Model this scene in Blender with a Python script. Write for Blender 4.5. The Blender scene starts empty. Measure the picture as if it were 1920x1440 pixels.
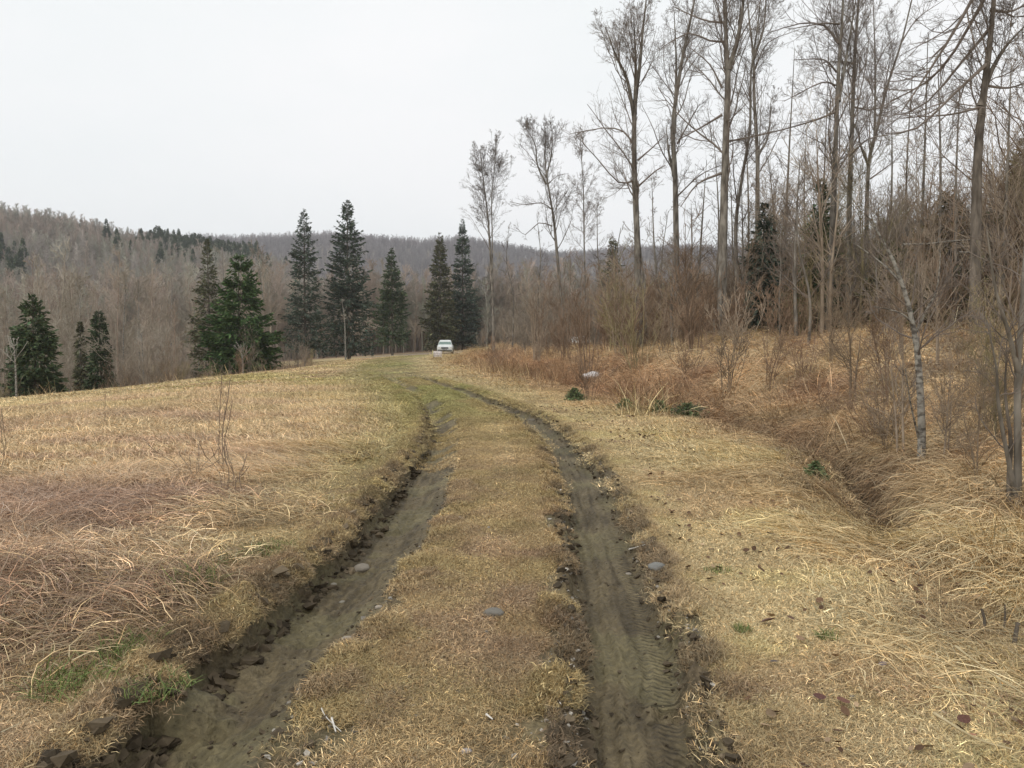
import bpy, bmesh, math, random
import numpy as np
from mathutils import Vector

SC = bpy.context.scene
COL = SC.collection
random.seed(7)
RNG = np.random.default_rng(7)
R = math.radians

# ------------------------------------------------------------------ camera
F, EYE, PITCH = 1480.0, 1.6, math.atan(90 / 1480.0)
cd = bpy.data.cameras.new('camera')
cd.sensor_width = 36.0
cd.lens = 36.0 * F / 1920.0
cd.clip_start, cd.clip_end = 0.05, 6000.0
cam = bpy.data.objects.new('camera', cd)
cam.location = (0, 0, EYE)
cam.rotation_euler = (math.pi / 2 - PITCH, 0, 0)
COL.objects.link(cam)
SC.camera = cam

# ------------------------------------------------------------------ sky, sun, exposure
SUN_EL, SUN_AZ = R(48), R(215)
world = bpy.data.worlds.new('World')
SC.world = world
world.use_nodes = True
wn, wl = world.node_tree.nodes, world.node_tree.links
wn.clear()
w_out = wn.new('ShaderNodeOutputWorld')
w_bg = wn.new('ShaderNodeBackground')
w_bg.inputs['Strength'].default_value = 0.1
w_sky = wn.new('ShaderNodeTexSky')
w_sky.sky_type = 'NISHITA'
w_sky.sun_disc = False
w_sky.sun_elevation = SUN_EL
w_sky.sun_rotation = SUN_AZ
w_mix = wn.new('ShaderNodeMix')
w_mix.data_type = 'RGBA'
w_mix.inputs['Factor'].default_value = 0.955       # thick even cloud over the blue
w_tc = wn.new('ShaderNodeTexCoord')
w_map = wn.new('ShaderNodeMapping')
w_map.inputs['Scale'].default_value = (1.0, 1.0, 2.6)
w_no = wn.new('ShaderNodeTexNoise')
w_no.inputs['Scale'].default_value = 1.6
w_no.inputs['Detail'].default_value = 5
w_ramp = wn.new('ShaderNodeValToRGB')
w_ramp.color_ramp.elements[0].position = 0.3
w_ramp.color_ramp.elements[0].color = (0.835, 0.880, 0.880, 1)
w_ramp.color_ramp.elements[1].position = 0.68
w_ramp.color_ramp.elements[1].color = (0.945, 0.945, 0.945, 1)
w_gain = wn.new('ShaderNodeVectorMath')
w_gain.operation = 'SCALE'
w_gain.inputs['Scale'].default_value = 9.05
wl.new(w_tc.outputs['Generated'], w_map.inputs['Vector'])
wl.new(w_map.outputs['Vector'], w_no.inputs['Vector'])
wl.new(w_no.outputs['Fac'], w_ramp.inputs['Fac'])
wl.new(w_ramp.outputs['Color'], w_gain.inputs[0])
wl.new(w_sky.outputs['Color'], w_mix.inputs[6])
wl.new(w_gain.outputs['Vector'], w_mix.inputs[7])
wl.new(w_mix.outputs[2], w_bg.inputs['Color'])
wl.new(w_bg.outputs['Background'], w_out.inputs['Surface'])
sd = bpy.data.lights.new('sun', 'SUN')
sd.energy = 1.2
sd.angle = R(25)
sd.color = (1.0, 0.97, 0.92)
sun = bpy.data.objects.new('sun', sd)
sun.rotation_euler = (math.pi / 2 - SUN_EL, 0, math.pi - SUN_AZ)
COL.objects.link(sun)
SC.view_settings.view_transform = 'Standard'
SC.view_settings.look = 'None'
SC.view_settings.exposure = 0.31
SC.view_settings.gamma = 1.0
SC.view_settings.use_curve_mapping = False

# ------------------------------------------------------------------ helpers
def tag(o, label=None, cat=None, group=None, kind=None):
    for k, v in (('label', label), ('category', cat), ('group', group), ('kind', kind)):
        if v:
            o[k] = v
    return o

def link(name, me, parent=None, mat=None):
    o = bpy.data.objects.new(name, me)
    COL.objects.link(o)
    if parent is not None:
        o.parent = parent
    if mat is not None and len(me.materials) == 0:
        me.materials.append(mat)
    return o

def empty(name, loc, rz=0.0):
    o = bpy.data.objects.new(name, None)
    o.empty_display_size = 0.2
    COL.objects.link(o)
    o.location = loc
    o.rotation_euler = (0, 0, rz)
    return o

def copy_tree(o, parent=None):
    c = o.copy()
    COL.objects.link(c)
    c.parent = parent
    for ch in list(o.children):
        copy_tree(ch, c)
    return c

def np_mesh(name, verts, faces, mat=None, smooth=False, cols=None, colname='bc'):
    """faces: list of int arrays (n,k); cols per vertex (n,3)"""
    me = bpy.data.meshes.new(name)
    verts = np.asarray(verts, dtype=np.float32)
    me.vertices.add(len(verts))
    me.vertices.foreach_set('co', verts.ravel())
    tot = sum(len(f) for f in faces)
    loops = np.concatenate([np.asarray(f, dtype=np.int32).ravel() for f in faces])
    ks = np.concatenate([np.full(len(f), np.asarray(f).shape[1], dtype=np.int32) for f in faces])
    me.loops.add(len(loops))
    me.loops.foreach_set('vertex_index', loops)
    me.polygons.add(tot)
    st = np.zeros(tot, dtype=np.int32)
    st[1:] = np.cumsum(ks)[:-1]
    me.polygons.foreach_set('loop_start', st)
    me.polygons.foreach_set('loop_total', ks)
    if smooth:
        me.polygons.foreach_set('use_smooth', np.ones(tot, dtype=bool))
    me.update(calc_edges=True)
    if cols is not None:
        a = me.attributes.new(colname, 'FLOAT_COLOR', 'POINT')
        c4 = np.ones((len(verts), 4), dtype=np.float32)
        c4[:, :3] = cols
        a.data.foreach_set('color', c4.ravel())
    if mat is not None:
        me.materials.append(mat)
    return me

def ss(a, b, x):
    t = np.clip((x - a) / (b - a), 0, 1)
    return t * t * (3 - 2 * t)

def softplus(x, k=1.0):
    return k * np.log1p(np.exp(np.clip(x / k, -40, 40)))

def _hash(ix, iy, seed):
    h = (ix * 374761393 + iy * 668265263 + seed * 974711) & 0xffffffff
    h = ((h ^ (h >> 13)) * 1274126177) & 0xffffffff
    return ((h ^ (h >> 16)) & 0xffffff) / float(0xffffff)

def vnoise(x, y, seed=0):
    ix, iy = np.floor(x).astype(np.int64), np.floor(y).astype(np.int64)
    fx, fy = x - ix, y - iy
    fx, fy = fx * fx * (3 - 2 * fx), fy * fy * (3 - 2 * fy)
    a, b = _hash(ix, iy, seed), _hash(ix + 1, iy, seed)
    c, d = _hash(ix, iy + 1, seed), _hash(ix + 1, iy + 1, seed)
    return (a * (1 - fx) + b * fx) * (1 - fy) + (c * (1 - fx) + d * fx) * fy

def fbm(x, y, octv=4, seed=0):
    s, amp, tot = 0.0, 1.0, 0.0
    for k in range(octv):
        s = s + amp * vnoise(x * 2 ** k + 17.3 * k, y * 2 ** k - 9.1 * k, seed + k)
        tot += amp
        amp *= 0.5
    return s / tot

def catmull(pts, n):
    p = np.asarray(pts, dtype=float)
    p = np.vstack([2 * p[0] - p[1], p, 2 * p[-1] - p[-2]])
    m = len(p) - 3
    t = np.linspace(0, m - 1e-6, n)
    i = t.astype(int)
    f = (t - i)[:, None]
    p0, p1, p2, p3 = p[i], p[i + 1], p[i + 2], p[i + 3]
    return 0.5 * (2 * p1 + (p2 - p0) * f + (2 * p0 - 5 * p1 + 4 * p2 - p3) * f ** 2 + (3 * p1 - p0 - 3 * p2 + p3) * f ** 3)

def polydist(x, y, line):
    """distance, signed offset (+ to the right of travel), arc length along line"""
    best = np.full(x.shape, 1e18)
    u = np.zeros(x.shape)
    s = np.zeros(x.shape)
    acc = 0.0
    for (ax, ay), (bx, by) in zip(line[:-1], line[1:]):
        dx, dy = bx - ax, by - ay
        L = math.hypot(dx, dy)
        t = np.clip(((x - ax) * dx + (y - ay) * dy) / (L * L), 0, 1)
        ex, ey = x - (ax + t * dx), y - (ay + t * dy)
        d = ex * ex + ey * ey
        m = d < best
        best = np.where(m, d, best)
        u = np.where(m, np.sign(ex * dy - ey * dx) * np.sqrt(d), u)
        s = np.where(m, acc + t * L, s)
        acc += L
    return np.sqrt(best), u, s

CT, ST = math.cos(PITCH), math.sin(PITCH)
def ray(px, py):
    a, b = (px - 960) / F, (720 - py) / F
    return np.array([a, CT + ST * b, -ST + CT * b])

def P(px, py, Y):
    d = ray(px, py)
    return np.array([0, 0, EYE]) + d * (Y / d[1])

def flat(px, py):
    d = ray(px, py)
    t = EYE / -d[2]
    return (d[0] * t, d[1] * t)

# ------------------------------------------------------------------ terrain
RUT_L = [(345, 1440), (450, 1300), (548, 1200), (640, 1100), (738, 1000), (784, 930), (815, 870), (838, 820), (838, 785), (808, 750), (762, 722), (722, 702)]
RUT_R = [(1215, 1440), (1197, 1300), (1177, 1200), (1152, 1100), (1127, 1000), (1106, 930), (1078, 870), (1042, 820), (990, 780), (910, 750), (830, 722), (786, 706), (748, 693)]
def rutline(pix, tail):
    w = [flat(*p) for p in pix]
    d = (w[1][0] - w[0][0], w[1][1] - w[0][1])
    w = [(w[0][0] - d[0] * 12, w[0][1] - d[1] * 12)] + w + tail
    return catmull(w, 70)
LR = rutline(RUT_L, [(-7.3, 44), (-8.9, 54), (-8.6, 64), (-7.6, 76)])
RR = rutline(RUT_R, [(-5.7, 46), (-7.3, 54), (-7.1, 64), (-6.2, 76)])
EDGE = [(-60, -20), (-42, 0), (-30, 15), (-20, 30), (-15.6, 40), (-12.2, 55), (-15, 72), (-30, 86), (-90, 118)]
DITCH = catmull([(-1.2, 60), (-1.0, 45), (1.0, 32), (2.9, 22), (4.25, 14.6), (4.35, 10.2), (3.65, 7.6), (3.2, 6.2)], 40)
NEAR_PX = np.array([-1500, -600, -200, 0, 130, 270, 400, 480, 560, 640, 760, 900, 1100, 3000])
NEAR_PY = np.array([308, 328, 350, 368, 387, 416, 437, 447, 474, 520, 590, 640, 660, 660])
FAR_PX = np.array([-2000, 0, 480, 560, 620, 700, 790, 870, 940, 1030, 1100, 1160, 1300, 1500, 3500])
FAR_PY = np.array([430, 432, 440, 436, 433, 438, 446, 440, 451, 467, 463, 456, 455, 450, 440])

def track(x, y):
    """offsets from both ruts (only near the track)"""
    uL = np.full(x.shape, 50.0); uR = np.full(x.shape, 50.0)
    sL = np.zeros(x.shape); sR = np.zeros(x.shape)
    m = (y < 78) & (y > -8) & (np.abs(x) < 14)
    if m.any():
        _, a, b = polydist(x[m], y[m], LR)
        uL[m], sL[m] = a, b
        _, a, b = polydist(x[m], y[m], RR)
        uR[m], sR[m] = a, b
    return uL, sL, uR, sR

def ditch(x, y):
    d, u, s = polydist(x, y, DITCH)
    return d, -u, s        # line runs towards the camera: bank side positive

def terrain(x, y):
    """height and zone masks"""
    x = np.asarray(x, float); y = np.asarray(y, float)
    n_big = fbm(x * 0.12, y * 0.12, 3, 3) - 0.5
    n_mid = fbm(x * 0.8, y * 0.8, 3, 11) - 0.5
    n_fine = fbm(x * 4.0, y * 4.0, 3, 23) - 0.5
    z = 0.05 * ss(30, 56, y) - 0.36 * ss(60, 86, y)
    z = z - 0.066 * np.minimum(softplus(-x - 8, 1.5), 30)
    ed, eu, _ = polydist(x, y, EDGE)
    over = np.where(eu < 0, ed, -ed)             # left of the edge line
    z = z - 7 * (1 - np.exp(-softplus(over - 1.0, 1.2) / 26))
    dd, du, _ = ditch(x, y)
    amp = 1.35 - 0.95 * ss(24, 46, y)
    side = np.where(y < 6.4, np.maximum(0, x - 3.6) * 0.45 * ss(-2, 6.4, y), np.where(du > 0, dd, 0))
    bank = amp * (0.45 * ss(0.1, 2.6, side) + 0.55 * ss(0.8, 7.5, side)) + 0.05 * softplus(x - 16, 2)
    z = z + bank
    dep = 0.12 + 0.46 * ss(12, 9, y) * ss(5.6, 7.6, y)
    z = z - dep * np.exp(-(dd / (0.33 + 0.3 * ss(10, 30, y) + 0.16 * (fbm(x * 1.1, y * 1.1, 2, 201) - .5))) ** 2)
    heap = np.exp(-((x + 2.75) / 1.05) ** 2 - ((y - 4.5) / 0.95) ** 2) + 0.7 * np.exp(-((x + 2.9) / 1.3) ** 2 - ((y - 7.0) / 0.5) ** 2)
    z = z + heap * (0.10 + 0.16 * n_mid)
    z = z + 0.16 * n_big * ss(2, 12, y) + 0.06 * n_mid + 0.025 * n_fine
    z = z + 0.6 * (fbm(x * 0.75, y * 0.75, 2, 77) - 0.45) * ss(0.8, 3, side) * ss(60, 40, y)
    # hills
    ysafe = np.maximum(y, 60)
    pxs = 960 + F * x / ysafe
    zn = 1.6 + (630 - np.interp(pxs, NEAR_PX, NEAR_PY)) / F * 380 - 10.0
    zf = 1.6 + (630 - np.interp(pxs, FAR_PX, FAR_PY)) / F * 900 - 11.0
    hn = np.maximum(zn, -8) * ss(140, 385, y) * (1 - 0.5 * ss(390, 560, y))
    hf = np.maximum(zf, -8) * ss(360, 905, y) * (1 - 0.3 * ss(910, 1300, y))
    w = ss(130, 210, y)
    z = z * (1 - w) + w * (-7 + 9 * (fbm(x * 0.012, y * 0.012, 3, 5) - 0.5) * ss(150, 300, y)) + np.maximum(hn, hf)
    # ruts
    uL, sL, uR, sR = track(x, y)
    eL = 0.17 * (fbm(sL * 3.1 + 5, x * 0 + 3.3, 3, 31) - 0.5)
    eR = 0.12 * (fbm(sR * 3.1 + 9, x * 0 + 7.7, 3, 37) - 0.5)
    hwL, hwR = 0.345 - 0.07 * ss(8, 14, y), 0.245
    fadeL = 1 - 0.15 * ss(8, 12, y) - 0.25 * ss(18, 24, y) - 0.35 * ss(26, 36, y)
    fadeR = 1 - 0.15 * ss(14, 22, y) - 0.6 * ss(30, 38, y)
    a = uL + eL + 0.03
    pL = ss(-hwL - 0.045, -hwL + 0.03, a) * (1 - ss(-0.10, hwL + 0.10, a)) 
    b = uR + eR
    pR = ss(-hwR - 0.05, -hwR + 0.02, b) * (1 - ss(hwR - 0.06, hwR + 0.05, b))
    clod = fbm(x * 16, y * 16, 3, 41) - 0.5
    z = z - 0.205 * pL * fadeL - 0.125 * pR * fadeR
    z = z - 0.03 * pR * fadeR * np.exp(-((b + 0.15) / 0.06) ** 2)
    lipL = np.exp(-((a + hwL + 0.06) / 0.07) ** 2) + 0.5 * np.exp(-((a - hwL - 0.06) / 0.08) ** 2)
    lipR = np.exp(-((np.abs(b) - hwR - 0.05) / 0.06) ** 2)
    z = z + (0.05 * lipL * fadeL + 0.045 * lipR * fadeR) * (0.25 + 3.2 * np.maximum(0, clod))
    mL = ss(-hwL - 0.05, -hwL + 0.0, a) * (1 - ss(hwL - 0.04, hwL + 0.11, a + 0.12 * n_fine)) * fadeL
    mR = ss(-hwR - 0.09, -hwR - 0.01, b + 0.1 * n_fine) * (1 - ss(hwR - 0.0, hwR + 0.09, b + 0.1 * n_fine)) * fadeR
    mud = np.clip(np.maximum(mL, mR), 0, 1)
    scuff = np.exp(-((uL - 0.50) / 0.22) ** 2) * ss(0.46, 0.60, fbm(x * 2.6, y * 2.6, 3, 131)) * ss(9, 6, y)
    scuff = np.maximum(scuff, np.exp(-((uR + 0.42) / 0.16) ** 2) * ss(0.44, 0.58, fbm(x * 2.9, y * 2.9, 3, 137)) * ss(12, 8, y))
    scuff = np.maximum(scuff, np.exp(-((uR - 0.40) / 0.16) ** 2) * ss(0.48, 0.62, fbm(x * 2.9, y * 2.9, 3, 139)) * ss(12, 8, y))
    mud = np.maximum(mud, 0.8 * scuff)
    wall = np.exp(-((a + hwL) / 0.07) ** 2) + .6 * np.exp(-((np.abs(b) - hwR) / 0.05) ** 2)
    z = z + 0.07 * wall * (fbm(x * 9, y * 9, 3, 47) - 0.5) * ss(16, 10, y)
    z = z + mud * (0.006 * np.sin(a * 72 + 1.2 * n_mid) * ss(-.25, -.05, a) * pL + 0.040 * clod * (0.6 + 1.5 * pL) + 0.013 * np.sin(b * 80 + 0.8 * n_mid) * pR * ss(0.16, 0.02, b))
    # faint second tyre print between the ruts
    sm = np.exp(-((uR + 0.62 + 0.06 * np.sin(sR * 0.7)) / 0.12) ** 2) * ss(5.2, 3.6, y) * ss(0.45, 0.6, fbm(x * 2.2, y * 2.2, 3, 51) + 0.12)
    mud = np.maximum(mud, 0.7 * sm)
    tc = 0.5 * (uL + uR)
    return z, dict(mud=mud, uL=uL, uR=uR, tc=tc, dd=dd, du=du, over=over, side=side, sR=sR, sL=sL, pR=pR, heap=heap,
                   n_big=n_big, n_mid=n_mid, n_fine=n_fine, lip=np.maximum(lipL * fadeL, lipR * fadeR))

def H(x, y):
    z, _ = terrain(np.atleast_1d(np.asarray(x, float)), np.atleast_1d(np.asarray(y, float)))
    return z

def H1(x, y):
    return float(H(x, y)[0])

def ground_at(px, py):
    """first ground point under a line of sight"""
    d = ray(px, py)
    t = np.concatenate([np.arange(1.5, 30, 0.04), np.arange(30, 160, 0.25)])
    Y = t
    X = d[0] / d[1] * Y
    Z = EYE + d[2] / d[1] * Y
    h = H(X, Y)
    k = np.argmax(Z <= h)
    return np.array([X[k], Y[k], h[k]])

def mixc(a, b, f):
    f = np.asarray(f)[..., None]
    return a * (1 - f) + np.asarray(b) * f

def ground_colour(x, y, m):
    """real base colour of soil and dead turf by place"""
    N = len(x)
    n1 = fbm(x * 0.5, y * 0.5, 4, 61)
    n2 = fbm(x * 2.3, y * 2.3, 4, 67)
    n3 = fbm(x * 0.23, y * 0.23, 3, 71)
    nh = fbm(x * 0.5, y * 2.6, 4, 73)
    c = np.tile(np.array([0.38, 0.295, 0.165]), (N, 1))
    # hay field left of the track: pale straw with pinkish and greenish drifts
    field = ss(-1.2, -3.0, m['tc'])
    c = mixc(c, (0.40, 0.30, 0.175), field)
    c = mixc(c, (0.29, 0.195, 0.135), field * ss(0.50, 0.66, nh) * 0.75)
    c = mixc(c, (0.26, 0.175, 0.125), field * ss(11, 6, y) * ss(0.40, 0.58, n3) * 0.75)
    c = mixc(c, (0.165, 0.108, 0.08), field * ss(10, 6, y) * ss(0.50, 0.62, fbm(x * 0.9, y * 1.5, 3, 163)) * 0.8)
    c = mixc(c, (0.29, 0.255, 0.10), field * ss(13, 30, y) * ss(0.38, 0.60, n1) * 0.7)
    # track strip: ochre, browner and greener in turns
    lane = ss(2.0, 1.1, np.abs(m['tc']))
    c = mixc(c, (0.29, 0.205, 0.105), lane * 0.8)
    c = mixc(c, (0.19, 0.120, 0.076), lane * ss(0.46, 0.62, n2) * ss(10, 4, y) * 0.85)
    c = mixc(c, (0.15, 0.12, 0.085), np.exp(-((m['uR'] + 0.55) / 0.3) ** 2) * ss(6.5, 4, y) * ss(0.40, 0.55, n1) * 0.8)
    c = mixc(c, (0.20, 0.205, 0.075), ss(2.5, 1.3, np.abs(m['tc'])) * ss(9, 22, y) * (0.30 + 0.45 * ss(0.4, 0.6, n1)))
    lsh = np.exp(-((m['uL'] + 0.95) / 0.55) ** 2)
    c = mixc(c, (0.23, 0.19, 0.08), lsh * ss(3, 10, y) * 0.75)
    olive = ss(0.47, 0.60, fbm(x * 1.5, y * 1.5, 4, 191)) * ss(3.6, 2.2, np.abs(m['tc']))
    c = mixc(c, (0.20, 0.165, 0.062), olive * 0.3)
    c = mixc(c, (0.185, 0.125, 0.082), ss(0.52, 0.64, fbm(x * 3.7, y * 3.7, 3, 193)) * ss(4.5, 2.5, np.abs(m['tc'])) * ss(14, 6, y) * .6)
    # right verge
    verge = ss(0.9, 1.6, m['tc'])
    c = mixc(c, (0.40, 0.315, 0.175), verge * (m['du'] < 0) * 0.7)
    c = mixc(c, (0.26, 0.22, 0.09), verge * ss(0.56, 0.70, n2) * 0.5)
    c = mixc(c, (0.25, 0.16, 0.09), verge * ss(0.55, 0.7, fbm(x * 1.1, y * 1.1, 3, 83)) * 0.5)
    # ditch and bank
    bank = ss(0.0, 1.6, m['side'])
    c = mixc(c, (0.35, 0.25, 0.145), bank)
    c = mixc(c, (0.25, 0.15, 0.085), bank * ss(0.45, 0.62, n1) * 0.8)
    c = mixc(c, (0.42, 0.325, 0.195), bank * ss(0.50, 0.62, fbm(x * 0.75, y * 0.75, 2, 77)) * 0.75)
    c = mixc(c, (0.15, 0.095, 0.062), bank * ss(0.54, 0.68, fbm(x * 1.4, y * 1.4, 3, 171)) * 0.7)
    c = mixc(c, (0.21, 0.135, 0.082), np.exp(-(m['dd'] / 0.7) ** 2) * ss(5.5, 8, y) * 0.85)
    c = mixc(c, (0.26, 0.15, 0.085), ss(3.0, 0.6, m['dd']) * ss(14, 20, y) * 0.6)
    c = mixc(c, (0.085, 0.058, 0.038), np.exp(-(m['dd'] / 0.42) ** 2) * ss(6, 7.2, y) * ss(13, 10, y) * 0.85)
    c = mixc(c, (0.17, 0.105, 0.075), np.clip(1.3 * m['heap'], 0, 1) * ss(0.36, 0.5, n2) * 0.85)
    # woods and hills
    wood = np.maximum(ss(0.5, 4, m['over']), np.maximum(ss(11, 18, m['side']), ss(96, 112, y)))
    c = mixc(c, (0.21, 0.145, 0.10), wood)
    # the gravel lane that crosses behind the brow
    lanex = np.exp(-((y - 95 - 0.05 * x) / 5.5) ** 2) * ss(-20, -15, x) * ss(16, 4, x)
    c = mixc(c, (0.27, 0.215, 0.165), np.clip(lanex * 1.4, 0, 1))
    c = mixc(c, (0.24, 0.205, 0.165), ss(130, 220, y))
    # mud
    c = mixc(c, (0.128, 0.100, 0.056), m['mud'])
    streak = fbm(m['sL'] * 1.3, m['uL'] * 24, 3, 141) * (np.abs(m['uL']) < .5) + fbm(m['sR'] * 1.3, m['uR'] * 24, 3, 143) * (np.abs(m['uR']) < .5)
    c = mixc(c, (0.066, 0.050, 0.028), m['mud'] * ss(0.50, 0.66, streak) * 0.75)
    c = mixc(c, (0.150, 0.130, 0.066), m['mud'] * ss(0.50, 0.62, fbm(x * 1.9, y * 1.9, 3, 149)) * 0.5)
    c = mixc(c, (0.075, 0.056, 0.037), np.clip(m['lip'], 0, 1) * ss(0.42, 0.6, n2) * 0.75 * ss(24, 14, y))
    c = c * (0.68 + 0.64 * n2)[:, None]
    return c

def nodemat(name):
    m = bpy.data.materials.new(name)
    m.use_nodes = True
    nt = m.node_tree
    nt.nodes.clear()
    out = nt.nodes.new('ShaderNodeOutputMaterial')
    b = nt.nodes.new('ShaderNodeBsdfPrincipled')
    nt.links.new(b.outputs[0], out.inputs['Surface'])
    b.inputs['Roughness'].default_value = 0.9
    b.inputs['Specular IOR Level'].default_value = 0.15
    return m, nt, b

def simple_mat(name, c1, c2, scale=8.0, rough=0.85, bump=0.0, spec=0.2, stretch=(1, 1, 1), metallic=0.0, rnd=0.0, usecol=False, lo=0.35, hi=0.65):
    m, nt, b = nodemat(name)
    N, L = nt.nodes, nt.links
    tc = N.new('ShaderNodeTexCoord')
    mp = N.new('ShaderNodeMapping')
    mp.inputs['Scale'].default_value = stretch
    no = N.new('ShaderNodeTexNoise')
    no.inputs['Scale'].default_value = scale
    no.inputs['Detail'].default_value = 6
    cr = N.new('ShaderNodeValToRGB')
    cr.color_ramp.elements[0].position = lo
    cr.color_ramp.elements[1].position = hi
    cr.color_ramp.elements[0].color = (*c1, 1)
    cr.color_ramp.elements[1].color = (*c2, 1)
    L.new(tc.outputs['Object'], mp.inputs['Vector'])
    L.new(mp.outputs['Vector'], no.inputs['Vector'])
    L.new(no.outputs['Fac'], cr.inputs['Fac'])
    col = cr.outputs['Color']
    if usecol:
        at = N.new('ShaderNodeAttribute')
        at.attribute_name = 'bc'
        mx = N.new('ShaderNodeMix'); mx.data_type = 'RGBA'; mx.blend_type = 'MULTIPLY'
        mx.inputs['Factor'].default_value = 1
        L.new(col, mx.inputs[6]); L.new(at.outputs['Color'], mx.inputs[7])
        col = mx.outputs[2]
    if rnd:
        oi = N.new('ShaderNodeObjectInfo')
        hs = N.new('ShaderNodeHueSaturation')
        mr = N.new('ShaderNodeMapRange')
        mr.inputs['To Min'].default_value = 1 - rnd
        mr.inputs['To Max'].default_value = 1 + rnd
        L.new(oi.outputs['Random'], mr.inputs['Value'])
        L.new(mr.outputs['Result'], hs.inputs['Value'])
        L.new(col, hs.inputs['Color'])
        col = hs.outputs['Color']
        mx = N.new('ShaderNodeMix'); mx.data_type = 'RGBA'; mx.blend_type = 'MULTIPLY'
        mx.inputs['Factor'].default_value = 1
        L.new(col, mx.inputs[6]); L.new(oi.outputs['Color'], mx.inputs[7])
        col = mx.outputs[2]
    L.new(col, b.inputs['Base Color'])
    b.inputs['Roughness'].default_value = rough
    b.inputs['Specular IOR Level'].default_value = spec
    b.inputs['Metallic'].default_value = metallic
    if bump:
        bp = N.new('ShaderNodeBump')
        bp.inputs['Strength'].default_value = bump
        bp.inputs['Distance'].default_value = 0.02
        L.new(no.outputs['Fac'], bp.inputs['Height'])
        L.new(bp.outputs['Normal'], b.inputs['Normal'])
    return m

def ground_material():
    m, nt, b = nodemat('ground_soil')
    N, L = nt.nodes, nt.links
    at = N.new('ShaderNodeAttribute'); at.attribute_name = 'bc'
    rt = N.new('ShaderNodeAttribute'); rt.attribute_name = 'rut'
    tc = N.new('ShaderNodeTexCoord')
    no = N.new('ShaderNodeTexNoise'); no.inputs['Scale'].default_value = 28; no.inputs['Detail'].default_value = 8
    n2 = N.new('ShaderNodeTexNoise'); n2.inputs['Scale'].default_value = 5; n2.inputs['Detail'].default_value = 6
    L.new(tc.outputs['Object'], no.inputs['Vector']); L.new(tc.outputs['Object'], n2.inputs['Vector'])
    mr = N.new('ShaderNodeMapRange'); mr.inputs['From Min'].default_value = 0.25; mr.inputs['From Max'].default_value = 0.75
    mr.inputs['To Min'].default_value = 0.62; mr.inputs['To Max'].default_value = 1.38
    L.new(no.outputs['Fac'], mr.inputs['Value'])
    mr2 = N.new('ShaderNodeMapRange'); mr2.inputs['From Min'].default_value = 0.3; mr2.inputs['From Max'].default_value = 0.7
    mr2.inputs['To Min'].default_value = 0.85; mr2.inputs['To Max'].default_value = 1.15
    L.new(n2.outputs['Fac'], mr2.inputs['Value'])
    mm = N.new('ShaderNodeMath'); mm.operation = 'MULTIPLY'
    L.new(mr.outputs['Result'], mm.inputs[0]); L.new(mr2.outputs['Result'], mm.inputs[1])
    vm = N.new('ShaderNodeVectorMath'); vm.operation = 'SCALE'
    L.new(at.outputs['Color'], vm.inputs[0]); L.new(mm.outputs[0], vm.inputs['Scale'])
    L.new(vm.outputs['Vector'], b.inputs['Base Color'])
    # tyre lugs pressed across the right rut, in rut coordinates (along, across, mask)
    sp = N.new('ShaderNodeSeparateXYZ'); L.new(rt.outputs['Color'], sp.inputs[0])
    ab = N.new('ShaderNodeMath'); ab.operation = 'ABSOLUTE'; L.new(sp.outputs['Y'], ab.inputs[0])
    c1 = N.new('ShaderNodeMath'); c1.operation = 'MULTIPLY_ADD'
    L.new(ab.outputs[0], c1.inputs[0]); c1.inputs[1].default_value = 0.5; L.new(sp.outputs['X'], c1.inputs[2])
    ph = N.new('ShaderNodeMath'); ph.operation = 'MULTIPLY'; ph.inputs[1].default_value = 2 * math.pi / 0.046
    L.new(c1.outputs[0], ph.inputs[0])
    si = N.new('ShaderNodeMath'); si.operation = 'SINE'; L.new(ph.outputs[0], si.inputs[0])
    sg = N.new('ShaderNodeMath'); sg.operation = 'MULTIPLY'; L.new(si.outputs[0], sg.inputs[0]); L.new(sp.outputs['Z'], sg.inputs[1])
    sc = N.new('ShaderNodeMath'); sc.operation = 'MULTIPLY_ADD'; sc.inputs[1].default_value = 0.006
    L.new(sg.outputs[0], sc.inputs[0])
    nh = N.new('ShaderNodeMath'); nh.operation = 'MULTIPLY'; nh.inputs[1].default_value = 0.034
    L.new(no.outputs['Fac'], nh.inputs[0])
    L.new(nh.outputs[0], sc.inputs[2])
    bp = N.new('ShaderNodeBump'); bp.inputs['Strength'].default_value = 0.9; bp.inputs['Distance'].default_value = 1.0
    L.new(sc.outputs[0], bp.inputs['Height'])
    L.new(bp.outputs['Normal'], b.inputs['Normal'])
    mrr = N.new('ShaderNodeMapRange'); mrr.inputs['To Min'].default_value = 0.9; mrr.inputs['To Max'].default_value = 0.66
    L.new(rt.outputs['Alpha'], mrr.inputs['Value']); L.new(mrr.outputs['Result'], b.inputs['Roughness'])
    mrs = N.new('ShaderNodeMapRange'); mrs.inputs['To Min'].default_value = 0.15; mrs.inputs['To Max'].default_value = 0.25
    L.new(rt.outputs['Alpha'], mrs.inputs['Value']); L.new(mrs.outputs['Result'], b.inputs['Specular IOR Level'])
    return m

def graded(lo, hi, step, rate, end_lo, end_hi):
    mid = list(np.arange(lo, hi, step))
    up, s = [hi], step
    while up[-1] < end_hi:
        s *= 1 + rate
        up.append(up[-1] + s)
    dn, s = [lo], step
    while dn[-1] > end_lo:
        s *= 1 + rate
        dn.append(dn[-1] - s)
    return np.array(dn[::-1][:-1] + mid + up)

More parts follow.
